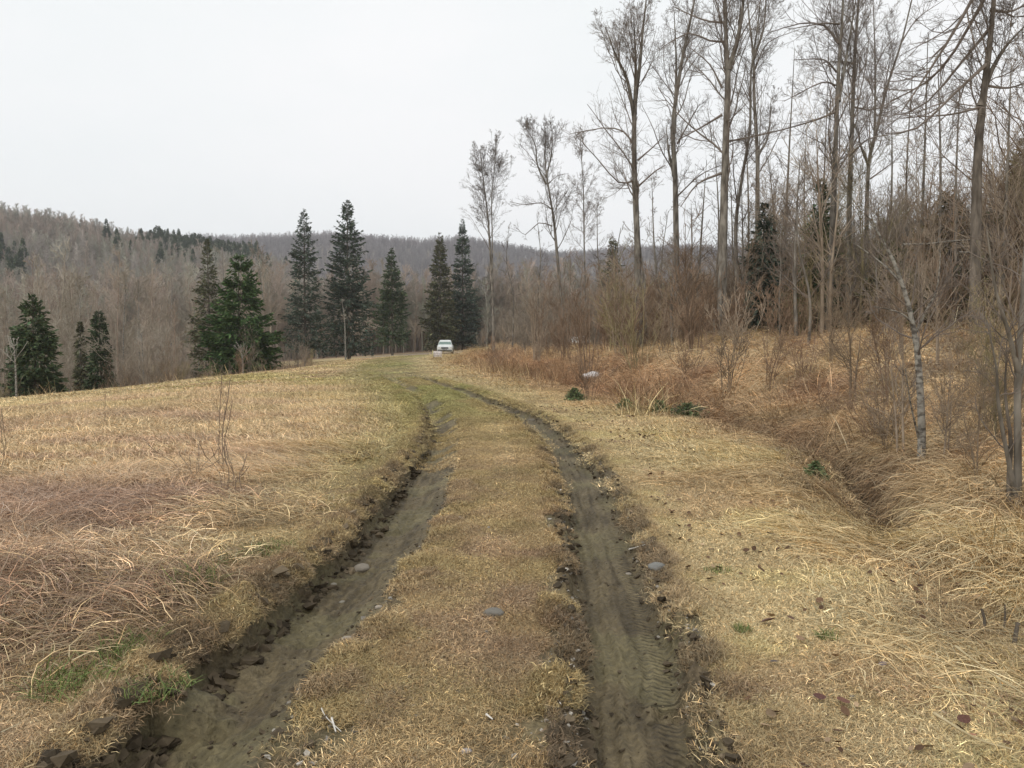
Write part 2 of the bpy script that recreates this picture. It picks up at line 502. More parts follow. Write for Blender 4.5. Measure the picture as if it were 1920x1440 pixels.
def build_ground():
    xs = graded(-1.9, 1.35, 0.02, 0.056, -1500, 1500)
    ys = graded(2.5, 4.6, 0.02, 0.0115, -40, 1350)
    ys = ys[ys > -60]
    X, Y = np.meshgrid(xs, ys)
    nx, ny = len(xs), len(ys)
    x, y = X.ravel(), Y.ravel()
    z, m = terrain(x, y)
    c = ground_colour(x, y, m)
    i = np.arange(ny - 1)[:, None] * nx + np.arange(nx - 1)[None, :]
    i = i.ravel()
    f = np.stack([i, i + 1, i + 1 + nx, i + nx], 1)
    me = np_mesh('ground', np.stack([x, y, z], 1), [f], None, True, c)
    a = me.attributes.new('rut', 'FLOAT_COLOR', 'POINT')
    r4 = np.ones((len(x), 4), dtype=np.float32)
    r4[:, 0] = m['sR']; r4[:, 1] = np.clip(m['uR'], -3, 3)
    r4[:, 2] = m['pR'] * ss(-0.02, 0.12, m['uR']) * ss(0.35, 0.6, fbm(x * 1.7, y * 1.7, 2, 91) + 0.12) * ss(9, 5, y) \
        + 0.8 * np.exp(-((m['uR'] + 0.62) / 0.12) ** 2) * ss(5.6, 4.6, y)
    r4[:, 3] = m['mud']
    a.data.foreach_set('color', r4.ravel())
    o = link('ground', me, None, ground_material())
    tag(o, 'rolling ground with hay field, muddy ruts, ditch, bank and wooded hills', 'ground', kind='structure')
    print('ground', nx, ny, nx * ny)
build_ground()

# ------------------------------------------------------------------ scattered ground cover (stuff)
def blade_mat(name, spec=0.15, instanced=True):
    m, nt, b = nodemat(name)
    N, L = nt.nodes, nt.links
    a = N.new('ShaderNodeAttribute'); a.attribute_name = 'bc'
    if instanced:
        t = N.new('ShaderNodeAttribute'); t.attribute_type = 'INSTANCER'; t.attribute_name = 'tint'
        mx = N.new('ShaderNodeMix'); mx.data_type = 'RGBA'; mx.blend_type = 'MULTIPLY'
        mx.inputs['Factor'].default_value = 1
        L.new(a.outputs['Color'], mx.inputs[6]); L.new(t.outputs['Color'], mx.inputs[7])
        L.new(mx.outputs[2], b.inputs['Base Color'])
    else:
        L.new(a.outputs['Color'], b.inputs['Base Color'])
    b.inputs['Specular IOR Level'].default_value = spec
    b.inputs['Roughness'].default_value = 0.75
    return m
M_BLADE = blade_mat('dead_grass_blade')
M_STALK = blade_mat('brush_stalk')

def blades(name, n, rad, lmin, lmax, width, el0, el_sd, droop, az=None, az_sd=None, seed=0, cvar=0.3, segs=3, mat=None, rise=0.0, square=False):
    g = np.random.default_rng(seed)
    if square:
        bx, by = g.uniform(-rad, rad, n), g.uniform(-rad, rad, n)
    else:
        a = g.uniform(0, 2 * math.pi, n); r = rad * np.sqrt(g.uniform(0, 1, n))
        bx, by = r * np.cos(a), r * np.sin(a)
    p = np.stack([bx, by, g.uniform(0, 1, n) * rise], 1)
    A = g.uniform(0, 2 * math.pi, n) if az is None else g.normal(az, az_sd, n)
    el = np.clip(g.normal(el0, el_sd, n), -0.1, 1.55)
    L = g.uniform(lmin, lmax, n)
    W = width * g.uniform(0.6, 1.4, n)
    rows = [p.copy()]
    for k in range(segs):
        d = np.stack([np.cos(A) * np.cos(el), np.sin(A) * np.cos(el), np.sin(el)], 1)
        p = p + d * (L / segs)[:, None]
        p[:, 2] = np.maximum(p[:, 2], 0.004 + g.uniform(0, 0.02, n))
        rows.append(p.copy())
        el = el - droop * g.uniform(0.5, 1.5, n) / segs
        A = A + g.normal(0, 0.25, n)
    tw = g.uniform(-0.9, 0.9, n)
    sidev = np.stack([-np.sin(A) * np.cos(tw), np.cos(A) * np.cos(tw), np.sin(tw)], 1)
    V, Fq, Ft = [], [], []
    for k in range(segs):
        w = (W * (1 - 0.55 * k / segs) * 0.5)[:, None]
        V += [rows[k] - sidev * w, rows[k] + sidev * w]
    V.append(rows[segs])
    idx = np.arange(n)
    for k in range(segs - 1):
        Fq.append(np.stack([idx + 2 * k * n, idx + (2 * k + 1) * n, idx + (2 * k + 3) * n, idx + (2 * k + 2) * n], 1))
    Ft.append(np.stack([idx + (2 * segs - 2) * n, idx + (2 * segs - 1) * n, idx + 2 * segs * n], 1))
    br = np.exp(g.normal(0, cvar, n))
    hue = g.normal(0, 0.06, n)
    c = np.stack([br * (1 + hue), br, br * (1 - hue)], 1)
    C = np.tile(c, (2 * segs + 1, 1))
    return np_mesh(name, np.concatenate(V), Fq + Ft, mat or M_BLADE, False, C)

def scatter(name, protos, pos, rz, tilt, scale, tint, label, cat, mat=None):
    """one stuff object: the meshes of protos set out at pos"""
    n = len(pos)
    me = bpy.data.meshes.new(name)
    me.vertices.add(n)
    me.vertices.foreach_set('co', np.asarray(pos, dtype=np.float32).ravel())
    rot = np.zeros((n, 3), dtype=np.float32)
    rot[:, :2] = tilt
    rot[:, 2] = rz
    a = me.attributes.new('rot', 'FLOAT_VECTOR', 'POINT'); a.data.foreach_set('vector', rot.ravel())
    a = me.attributes.new('scl', 'FLOAT_VECTOR', 'POINT')
    scale = np.asarray(scale, dtype=np.float32)
    if scale.ndim == 1:
        scale = np.stack([scale] * 3, 1)
    a.data.foreach_set('vector', scale.ravel())
    a = me.attributes.new('idx', 'INT', 'POINT')
    a.data.foreach_set('value', RNG.integers(0, len(protos), n).astype(np.int32))
    a = me.attributes.new('tint', 'FLOAT_COLOR', 'POINT')
    t4 = np.ones((n, 4), dtype=np.float32); t4[:, :3] = tint
    a.data.foreach_set('color', t4.ravel())
    o = link(name, me)
    tag(o, label, cat, kind='stuff')
    ng = bpy.data.node_groups.new(name + '_nodes', 'GeometryNodeTree')
    ng.interface.new_socket(name='Geometry', in_out='INPUT', socket_type='NodeSocketGeometry')
    ng.interface.new_socket(name='Geometry', in_out='OUTPUT', socket_type='NodeSocketGeometry')
    N, L = ng.nodes, ng.links
    gi, go = N.new('NodeGroupInput'), N.new('NodeGroupOutput')
    iop = N.new('GeometryNodeInstanceOnPoints')
    g2i = N.new('GeometryNodeGeometryToInstance')
    for pm in reversed(protos):
        src = bpy.data.objects.new(pm.name + '_source', pm)
        oi = N.new('GeometryNodeObjectInfo')
        oi.inputs['Object'].default_value = src
        L.new(oi.outputs['Geometry'], g2i.inputs[0])
    def attr(nm, typ):
        x = N.new('GeometryNodeInputNamedAttribute'); x.data_type = typ
        x.inputs['Name'].default_value = nm
        return x.outputs['Attribute']
    e2r = N.new('FunctionNodeEulerToRotation')
    L.new(attr('rot', 'FLOAT_VECTOR'), e2r.inputs[0])
    L.new(gi.outputs[0], iop.inputs['Points'])
    L.new(g2i.outputs[0], iop.inputs['Instance'])
    iop.inputs['Pick Instance'].default_value = True
    L.new(attr('idx', 'INT'), iop.inputs['Instance Index'])
    L.new(e2r.outputs[0], iop.inputs['Rotation'])
    L.new(attr('scl', 'FLOAT_VECTOR'), iop.inputs['Scale'])
    L.new(iop.outputs[0], go.inputs[0])
    md = o.modifiers.new('scatter', 'NODES')
    md.node_group = ng
    return o

def wedge(n, r0, r1, a0=-44, a1=44):
    r = np.sqrt(RNG.uniform(r0 * r0, r1 * r1, n))
    a = RNG.uniform(R(a0), R(a1), n)
    return r * np.sin(a), r * np.cos(a)

def slope_tilt(x, y, e=0.15):
    """euler tilt that lays a patch on the slope (for zero spin)"""
    gx = (H(x + e, y) - H(x - e, y)) / (2 * e)
    gy = (H(x, y + e) - H(x, y - e)) / (2 * e)
    return gx, gy

def spin_tilt(gx, gy, rz):
    """XYZ euler for a patch spun rz then laid on slope (gx, gy), small angles"""
    c, s = np.cos(rz), np.sin(rz)
    sx, sy = gx * c + gy * s, -gx * s + gy * c
    return np.stack([np.arctan(sy), -np.arctan(sx)], 1)

TURF = [blades('turf_patch', 360, 0.22, 0.015, 0.058, 0.0028, 0.28, 0.32, 0.8, seed=100 + k, cvar=0.42, segs=2) for k in range(5)]
EDGET = [blades('edge_turf', 75, 0.085, 0.015, 0.055, 0.003, 0.5, 0.4, 0.9, seed=110 + k, cvar=0.34, segs=2) for k in range(4)]
SHAG = [blades('grass_patch', 200, 0.42, 0.06, 0.17, 0.006, 0.35, 0.32, 0.9, az=0, az_sd=1.0, seed=120 + k, cvar=0.36, segs=2) for k in range(5)]
STRAW = [blades('straw_patch', 170, 0.36, 0.12, 0.42, 0.0034, 0.22, 0.18, 0.6, az=0, az_sd=0.55, seed=140 + k, cvar=0.34, segs=4, rise=0.05) for k in range(5)]
FARP = [blades('field_patch', 200, 0.95, 0.06, 0.15, 0.016, 0.35, 0.3, 0.8, az=0, az_sd=1.2, seed=160 + k, cvar=0.30, segs=2) for k in range(4)]
BANKG = [blades('bank_tussock', 150, 0.30, 0.30, 0.75, 0.0058, 0.75, 0.30, 2.0, az=0, az_sd=0.65, seed=180 + k, cvar=0.33, segs=4) for k in range(6)]
RUSTY = [blades('rusty_stalks', 75, 0.55, 0.25, 0.85, 0.009, 0.95, 0.42, 0.7, seed=200 + k, cvar=0.4, segs=3) for k in range(5)]

def lay(name, protos, x, y, keep, sc, gain, label, cat, down=None, spread=0.5, zoff=0.0, jit=0.2, low=1.0):
    z, m = terrain(x, y)
    k = keep(x, y, m)
    k = RNG.uniform(0, 1, len(x)) < k
    x, y, z = x[k], y[k], z[k]
    m = {q: v[k] for q, v in m.items()}
    c = ground_colour(x, y, dict(m, mud=m['mud'] * 0))
    c = c * gain * np.exp(RNG.normal(0, jit, len(x)))[:, None]
    rz = RNG.uniform(0, 2 * math.pi, len(x)) if down is None else RNG.normal(0, spread, len(x)) + down(x, y)
    gx, gy = slope_tilt(x, y)
    t = spin_tilt(gx, gy, rz)
    s = (sc if np.isscalar(sc) else sc[k]) * RNG.uniform(0.75, 1.25, len(x))
    low = 1 - (1 - low) * ss(3.4, 2.2, np.abs(m['tc']))
    s = np.stack([s, s, s * low], 1)
    print(name, len(x))
    return scatter(name, protos, np.stack([x, y, z + zoff], 1), rz, t, s, c, label, cat)

def nearrut(m):
    return np.minimum(np.abs(m['uL'] + .03) - .09, np.abs(m['uR']))
def k_turf(x, y, m):
    rag = 0.5 * (fbm(x * 3.1, y * 3.1, 3, 151) - 0.5)
    thin = 1 - 0.6 * ss(0.52, 0.66, fbm(x * 2.3, y * 2.3, 4, 67)) * ss(2.0, 1.1, np.abs(m['tc'])) * ss(9, 4, y)
    return thin * (nearrut(m) + rag > np.where(y < 9, 0.47, 0.44)) * (nearrut(m) > .36) * (1 - ss(0.12, 0.4, m['mud'])) * (1 - 0.75 * ss(0.3, 1.2, m['side'])) * (m['over'] < 1) * (1 - 0.5 * np.clip(m['lip'], 0, 1))
x, y = wedge(9500, 2.2, 9, -50, 50)
lay('short_turf', TURF, x, y, k_turf, 1.0, 1.5, 'matted short dead turf close to the muddy ruts', 'grass', low=0.6)
x, y = wedge(17000, 8, 26)
lay('short_turf', TURF, x, y, k_turf, 1.6, 1.42, 'matted short dead turf further along the track', 'grass', low=0.35)
def k_edge(x, y, m):
    q = nearrut(m)
    grown = (np.abs(m['uL']) < .4) * ss(9, 14, y) * ss(0.44, 0.56, fbm(x * 1.6, y * 1.6, 3, 157)) * .5
    return np.maximum((q > 0.20) * (q < 0.66) * (1 - ss(0.25, 0.6, m['mud'])) * (1 - 0.45 * np.clip(m['lip'], 0, 1)), grown * .75)
for ln_, sd_ in ((LR, 41), (RR, 43)):
    g_ = np.random.default_rng(sd_)
    i_ = np.where(g_.uniform(0, 1, 52000) < .55, g_.integers(6, 34, 52000), g_.integers(26, 62, 52000))
    f_ = g_.uniform(0, 1, 52000)[:, None]
    p_ = ln_[i_] * (1 - f_) + ln_[np.minimum(i_ + 1, 69)] * f_ + g_.uniform(-.65, .65, (52000, 2))
    w_ = (p_[:, 1] > 2.0) & (p_[:, 1] < 30)
    lay('edge_turf', EDGET, p_[w_, 0], p_[w_, 1], k_edge, 1.05 + .5 * ss(9, 20, p_[w_, 1]), 1.45, 'short dead turf fringing the edges of the ruts', 'grass', low=0.7)
def k_shag(x, y, m):
    f = ss(-1.5, -2.6, m['tc']) + ss(1.6, 2.6, m['tc']) * 0.25
    return np.clip(f, 0, 1) * (1 - ss(0.1, 0.3, m['mud'])) * (m['over'] < 1.5) * 0.8 * (nearrut(m) > 0.9)
x, y = wedge(5200, 2.2, 10, -50, 50)
lay('dead_grass', SHAG, x, y, k_shag, 0.9, 1.45, 'longer dry yellow grass beside the track', 'grass', down=lambda x, y: 2.6 + 0 * x, spread=0.9, low=0.7)
x, y = wedge(9500, 9, 28)
lay('dead_grass', SHAG, x, y, k_shag, 1.25, 1.4, 'dry yellow grass across the middle of the hay field', 'grass', down=lambda x, y: 2.8 + 0 * x, spread=0.9)
x, y = wedge(13000, 24, 80, -44, 10)
lay('field_grass', FARP, x, y, lambda x, y, m: (m['over'] < 1.0) * (nearrut(m) > np.where(y < 30, .7, np.where(np.abs(m['uL']) < .6, .1, .5))) * (m['side'] < 0.6) * (y < 84) * np.where(np.abs(m['tc']) < 1.7, 0.8, 0.9), 1.0, 1.4,
    'pale dry grass on the far part of the hay field up to its brow', 'grass', low=0.3, down=lambda x, y: 2.9 + 0 * x, spread=1.0)
# long flattened hay: left foreground heaps and drifts
def k_straw(x, y, m):
    n = fbm(x * 0.55, y * 1.0, 3, 301)
    a = ss(-1.9, -2.9, m['tc']) * ss(0.42, 0.56, n + 0.10 * ss(6, 3.5, y))
    return np.clip(a, 0, 1) * (m['over'] < 1) * ss(26, 12, y)
x, y = wedge(2600, 3, 12, -55, -4)
lay('flattened_hay', STRAW, x, y, k_straw, 1.0, 1.65, 'long flattened pale hay lying in heaps left of the track', 'hay', down=lambda x, y: 2.7 + 1.2 * (fbm(x * 0.7, y * 0.7, 2, 303) - 0.5) * 3, spread=0.5)
TANGLE = [blades('tangled_stalks', 150, 0.32, 0.10, 0.36, 0.0034, 0.22, 0.25, 0.9, az=0, az_sd=1.1, seed=240 + k, cvar=0.45, segs=4, rise=0.08) for k in range(5)]
def k_heap(x, y, m):
    return np.clip(1.25 * m['heap'] - .12, 0, 1) * ss(-1.35, -1.9, m['tc'])
for gain_, num_ in ((1.4, 1900), (2.3, 420)):
    x = RNG.uniform(-5.4, -1.0, num_); y = RNG.uniform(2.7, 8, num_)
    lay('tangled_stalks', TANGLE, x, y, k_heap, 1.0, gain_, 'tangled heap of reddish brown and pale dead stalks left of the ruts', 'stalks', down=lambda x, y: 2.75 + 0 * x, spread=0.6, jit=.3)
def k_straw_r(x, y, m):
    return ss(1.7, 2.6, m['tc']) * ss(0.40, 0.6, fbm(x * 0.8, y * 0.8, 3, 311) + 0.2 * ss(2.6, 3.6, x)) * (m['side'] < 1.5) * 0.8
x, y = wedge(700, 3, 13, 4, 56)
lay('flattened_hay', STRAW, x, y, k_straw_r, 1.0, 1.55, 'long flattened straw lying right of the ruts before the ditch', 'hay', down=lambda x, y: -2.3 + 0 * x, spread=0.7)
# bank
BAG = ground_at(1112, 712)
def bag_view(x, y):
    px = 960 + F * x / np.maximum(y, 1)
    return ((np.abs(px - 1112) < 22) & (y < BAG[1] + .3) & (y > BAG[1] - 7)) | ((np.abs(px - 1086) < 24) & (y > 30) & (y < 91))
def down_bank(x, y):
    gx, gy = slope_tilt(x, y, 0.5)
    return np.arctan2(-gy - 0.25, -gx - 0.12)
def k_bank(x, y, m):
    near = ss(-0.3, 0.5, np.where(m['du'] > 0, m['dd'], -m['dd'])) * (y > 5.8) + ss(2.9, 3.5, x) * (y <= 6.3)
    return np.clip(near, 0, 1) * (m['side'] < 17) * (1 - 0.5 * ss(9, 17, m['side'])) * (1 - 0.97 * np.exp(-(m['dd'] / 0.36) ** 4) * (y < 10.5) * (y > 7)) * (1 - bag_view(x, y) * (y > BAG[1] - 7) * (y < BAG[1] + .3))
x, y = wedge(6500, 3.6, 16, 6, 58)
lay('bank_grass', BANKG, x, y, k_bank, 0.85, 1.6, 'long tawny grass combed down over the near bank and ditch', 'grass', down=down_bank, spread=0.45)
x, y = wedge(11000, 15, 46, -4, 46)
lay('bank_grass', BANKG, x, y, k_bank, 1.15, 1.6, 'long tawny dead grass covering the far bank before the brush', 'grass', down=down_bank, spread=0.6)
x, y = wedge(9000, 44, 92, -14, 30)
lay('bank_grass', BANKG, x, y, lambda x, y, m: ((m['side'] > 0.4) | (x > -3)) * (m['side'] < 16) * (np.abs(m['tc']) > 1.6) * (y < 86) * ss(-6.4, -4.6, x), 1.7, 1.5,
    'rank rusty dead grass beside the brow of the track', 'grass', down=down_bank, spread=1.0)
def k_rust(x, y, m):
    f = np.exp(-((m['du'] - 0.5) / (0.7 + 0.03 * y)) ** 2) * ss(9, 15, y) + 0.12 * ss(3, 8, m['side']) * ss(14, 20, y)
    return np.clip(f * (0.3 + ss(0.4, 0.6, fbm(x * 0.6, y * 0.6, 3, 321))), 0, 1) * (1 - bag_view(x, y)) * (m['side'] < 16) * (np.abs(m['tc']) > 1.8) * (y < 84)
x, y = wedge(9000, 8, 80, -6, 40)
lay('rusty_undergrowth', RUSTY, x, y, k_rust, 1.0, 1.05, 'rust brown dead stalks and canes filling the ditch line', 'undergrowth')
def k_wood(x, y, m):
    return np.clip(.6 * ss(1.5, 3.5, m['over']) * (m['over'] < 22) + (m['side'] > 9) * (m['side'] < 34), 0, 1) * (y < 110) * (y > 10)
x, y = wedge(12000, 14, 105, -46, 44)
lay('rusty_undergrowth', RUSTY, x, y, k_wood, 1.3, 1.25, 'brown dead stalks under the trees at the field edge', 'undergrowth')

# clods of mud, small gravel and fallen leaves
def lump(name, seed, mat, sub=1, amp=0.35, flatz=0.7):
    bm = bmesh.new()
    bmesh.ops.create_icosphere(bm, subdivisions=sub, radius=1.0)
    g = np.random.default_rng(seed)
    ph = g.uniform(0, 6, 9)
    for v in bm.verts:
        c = v.co
        f = 1 + amp * (math.sin(2.1 * c.x + ph[0]) * math.sin(1.7 * c.y + ph[1]) + 0.6 * math.sin(3.9 * c.z + ph[2] + c.x * 2) + 0.5 * g.uniform(-1, 1))
        v.co = c * f
        v.co.z *= flatz
    me = bpy.data.meshes.new(name)
    bm.to_mesh(me); bm.free()
    me.materials.append(mat)
    return me
def tint_mat(name, rough=0.85):
    m, nt, b = nodemat(name)
    N, L = nt.nodes, nt.links
    t = N.new('ShaderNodeAttribute'); t.attribute_type = 'INSTANCER'; t.attribute_name = 'tint'
    no = N.new('ShaderNodeTexNoise'); no.inputs['Scale'].default_value = 3
    mr = N.new('ShaderNodeMapRange'); mr.inputs['To Min'].default_value = 0.6; mr.inputs['To Max'].default_value = 1.4
    L.new(no.outputs['Fac'], mr.inputs['Value'])
    vm = N.new('ShaderNodeVectorMath'); vm.operation = 'SCALE'
    L.new(t.outputs['Color'], vm.inputs[0]); L.new(mr.outputs['Result'], vm.inputs['Scale'])
    L.new(vm.outputs['Vector'], b.inputs['Base Color'])
    b.inputs['Roughness'].default_value = rough
    return m
M_CLOD = tint_mat('mud_clod')
CLODS = [lump('clod', 400 + k, M_CLOD, 1, 0.62) for k in range(5)]
def along(line, n, umin, umax, ymax, seed):
    g = np.random.default_rng(seed)
    seg = np.linalg.norm(np.diff(line, axis=0), axis=1)
    s = np.concatenate([[0], np.cumsum(seg)])
    # denser near the viewer
    ok = line[:, 1] < ymax
    smin, smax = s[np.argmax(line[:, 1] > 1.8)], s[ok][-1]
    q = smin + (smax - smin) * g.uniform(0, 1, n) ** 1.7
    i = np.clip(np.searchsorted(s, q) - 1, 0, len(seg) - 1)
    t = ((q - s[i]) / seg[i])[:, None]
    p = line[i] * (1 - t) + line[i + 1] * t
    d = (line[i + 1] - line[i]) / seg[i][:, None]
    u = g.uniform(umin, umax, n)
    return p[:, 0] + d[:, 1] * u, p[:, 1] - d[:, 0] * u
cx, cy, cs, cc = [], [], [], []
for line, n, a, b_, smin, smax in ((LR, 2600, -0.48, -0.24, 0.005, 0.055), (LR, 900, 0.15, 0.45, 0.005, 0.024), (RR, 1900, -0.37, -0.19, 0.005, 0.040), (RR, 1600, 0.18, 0.39, 0.005, 0.034), (LR, 350, -0.2, 0.2, 0.004, 0.014), (RR, 350, -0.2, 0.2, 0.004, 0.016)):
    ax, ay = along(line, n, a, b_, 22, n)
    cx.append(ax); cy.append(ay)
    cs.append(smin + (smax - smin) * RNG.uniform(0, 1, n) ** 4)
    cc.append(np.array([0.085, 0.065, 0.042]) * np.exp(RNG.normal(0, 0.3, n))[:, None])
cx, cy, cs, cc = map(np.concatenate, (cx, cy, cs, cc))
scatter('mud_clods', CLODS, np.stack([cx, cy, H(cx, cy) + cs * 0.2], 1), RNG.uniform(0, 6.28, len(cx)), RNG.uniform(-.4, .4, (len(cx), 2)), cs, cc,
        'crumbled clods of dark mud along the rut edges', 'mud')
cx, cy, cs, cc = [], [], [], []
for line, n, a, b_ in ((RR, 700, -0.42, -0.22), (RR, 260, 0.2, 0.45), (LR, 380, 0.2, 0.7), (RR, 240, -1.3, -0.4)):
    ax, ay = along(line, n, a, b_, 14, n + 3)
    cx.append(ax); cy.append(ay)
    cs.append(0.004 + 0.014 * RNG.uniform(0, 1, n) ** 4)
    cc.append(np.array([0.27, 0.245, 0.21]) * np.exp(RNG.normal(0, 0.35, n))[:, None])
cx, cy, cs, cc = map(np.concatenate, (cx, cy, cs, cc))
scatter('gravel', CLODS, np.stack([cx, cy, H(cx, cy) + cs * 0.3], 1), RNG.uniform(0, 6.28, len(cx)), RNG.uniform(-.4, .4, (len(cx), 2)), cs, cc,
        'small pale gravel spilled along the ruts', 'gravel')

def leaf_mesh(name, seed, mat):
    g = np.random.default_rng(seed)
    n = 5
    t = np.linspace(0, 1, n)
    w = np.sin(t * math.pi) ** 0.7 * 0.36
    cur = g.uniform(0.3, 1.1)
    mid = np.stack([t - 0.5, 0 * t, 0.28 * cur * (t - 0.5) ** 2 * 2], 1)
    l = mid + np.stack([0 * t, w, 0.22 * w * g.uniform(0.5, 2)], 1)
    r = mid + np.stack([0 * t, -w, 0.22 * w * g.uniform(0.5, 2)], 1)
    V = np.concatenate([l, mid, r])
    i = np.arange(n - 1)
    f = np.concatenate([np.stack([i, i + n, i + n + 1, i + 1], 1), np.stack([i + n, i + 2 * n, i + 2 * n + 1, i + n + 1], 1)])
    return np_mesh(name, V, [f], mat, True)
M_LEAF = tint_mat('fallen_leaf', 0.7)
LEAVES = [leaf_mesh('dead_leaf', 500 + k, M_LEAF) for k in range(4)]
x, y = wedge(6500, 3, 18, 2, 50)
z, m = terrain(x, y)
k = (RNG.uniform(0, 1, len(x)) < (m['tc'] > 0.9) * 0.6 * (0.25 + ss(0.45, 0.6, fbm(x, y, 2, 511)))) & (m['mud'] < 0.2)
x, y, z = x[k], y[k], z[k]
cc = np.where(RNG.uniform(0, 1, len(x))[:, None] < 0.65, np.array([0.10, 0.058, 0.034]), np.array([0.30, 0.21, 0.13])) * np.exp(RNG.normal(0, 0.25, len(x)))[:, None]
scatter('fallen_leaves', LEAVES, np.stack([x, y, z + 0.03], 1), RNG.uniform(0, 6.28, len(x)), RNG.uniform(-.6, .6, (len(x), 2)), RNG.uniform(0.025, 0.06, len(x)), cc,
        'small dark fallen leaves lying on the grass right of the ruts', 'leaves')

# ------------------------------------------------------------------ trees: tubes
def tubes(groups):
    """groups: list of (P (M,n,3), R (M,n), sides) -> verts, [quads], per-vertex shade"""
    V, Fs, off = [], [], 0
    for Pm, Rm, k in groups:
        M, n, _ = Pm.shape
        if M == 0:
            continue
        T = np.gradient(Pm, axis=1)
        T /= np.linalg.norm(T, axis=2, keepdims=True) + 1e-9
        ref = np.where(np.abs(T[..., 2:3]) > 0.92, np.array([1.0, 0.0, 0.0]), np.array([0.0, 0.0, 1.0]))
        ref = np.broadcast_to(ref[:, :1], T.shape)
        U = np.cross(T, ref); U /= np.linalg.norm(U, axis=2, keepdims=True) + 1e-9
        W = np.cross(T, U)
        a = np.arange(k) * 2 * math.pi / k
        ring = Pm[:, :, None, :] + Rm[:, :, None, None] * (np.cos(a)[None, None, :, None] * U[:, :, None, :] + np.sin(a)[None, None, :, None] * W[:, :, None, :])
        V.append(ring.reshape(-1, 3))
        b = (np.arange(M) * n * k)[:, None, None] + (np.arange(n - 1) * k)[None, :, None] + np.arange(k)[None, None, :]
        c = (np.arange(M) * n * k)[:, None, None] + (np.arange(n - 1) * k)[None, :, None] + ((np.arange(k) + 1) % k)[None, None, :]
        q = np.stack([b, c, c + k, b + k], -1).reshape(-1, 4) + off
        Fs.append(q)
        off += M * n * k
    return np.concatenate(V), [np.concatenate(Fs)]

def norm(v):
    return v / (np.linalg.norm(v, axis=-1, keepdims=True) + 1e-9)

def sprout(Pm, Rm, Lp, per, g, t0=0.15, t1=1.0, ang=(0.6, 1.1), lf=(0.35, 0.6), shape=0.5, up=0.25, wig=0.18, npts=5, rf=0.55, rmin=0.003, tip=0.3, count=None, absl=None):
    """children of each polyline: returns P, R, L"""
    M, n, _ = Pm.shape
    if count is None:
        cnt = g.poisson(per, M)
    else:
        cnt = count
    par = np.repeat(np.arange(M), cnt)
    K = len(par)
    t = t0 + (t1 - t0) * g.uniform(0, 1, K)
    f = t * (n - 1)
    i = np.minimum(f.astype(int), n - 2)
    fr = (f - i)[:, None]
    p0 = Pm[par, i] * (1 - fr) + Pm[par, i + 1] * fr
    d0 = norm(Pm[par, i + 1] - Pm[par, i])
    r0 = (Rm[par, i] * (1 - fr[:, 0]) + Rm[par, i + 1] * fr[:, 0])
    rv = norm(g.normal(0, 1, (K, 3)))
    perp = norm(rv - d0 * np.sum(rv * d0, 1, keepdims=True))
    a = g.uniform(ang[0], ang[1], K)[:, None]
    d = norm(d0 * np.cos(a) + perp * np.sin(a))
    if absl is None:
        L = Lp[par] * g.uniform(lf[0], lf[1], K) * (1 - shape * t)
    else:
        L = absl(t, par) * g.uniform(0.65, 1.3, K)
    r = np.maximum(np.minimum(r0 * rf, 0.0095 * L + 0.002), rmin)
    rows, dd_ = [p0], d
    st = (L / (npts - 1))[:, None]
    p = p0
    for k in range(npts - 1):
        p = p + dd_ * st
        rows.append(p)
        dd_ = norm(dd_ + np.array([0, 0, up]) * (1.0 / (npts - 1)) * 2 + g.normal(0, wig, (K, 3)))
    Pc = np.stack(rows, 1)
    taper = np.linspace(1, tip, npts)[None, :]
    Rc = np.maximum(r[:, None] * taper, rmin * 0.8)
    return Pc, Rc, L

def stem(pts, r0, r1, n=22):
    c = catmull(pts, n)
    t = np.linspace(0, 1, n)
    r = r0 * (1 - t) ** 0.95 + r1 * t
    r[0] *= 1.25
    return c, r

def bark(name, c1, c2, rnd=0.12):
    return simple_mat(name, c1, c2, scale=9, rough=0.95, bump=0.6, spec=0.1, stretch=(1, 1, 0.25), rnd=rnd)
M_BARK = bark('grey_brown_bark', (0.09, 0.077, 0.062), (0.28, 0.252, 0.212))
M_BARKD = bark('dark_bark', (0.06, 0.05, 0.04), (0.20, 0.17, 0.138))
M_BIRCH = simple_mat('birch_bark', (0.09, 0.078, 0.065), (0.31, 0.29, 0.25), scale=14, rough=0.8, bump=0.3, stretch=(1, 1, 1.6), lo=0.38, hi=0.56)
M_TWIG = simple_mat('grey_twigs', (0.15, 0.122, 0.10), (0.24, 0.20, 0.168), scale=2, spec=0.1, rnd=0.2)
M_TWIGP = simple_mat('pale_twigs', (0.24, 0.21, 0.175), (0.38, 0.335, 0.285), scale=2, spec=0.1, rnd=0.2)
M_BRUSH = simple_mat('brush_twigs', (0.20, 0.162, 0.124), (0.36, 0.305, 0.24), scale=1.5, spec=0.1, rnd=0.25)
M_FARTW = simple_mat('far_twigs', (0.31, 0.285, 0.245), (0.47, 0.435, 0.38), scale=0.2, spec=0.05, rnd=0.25)

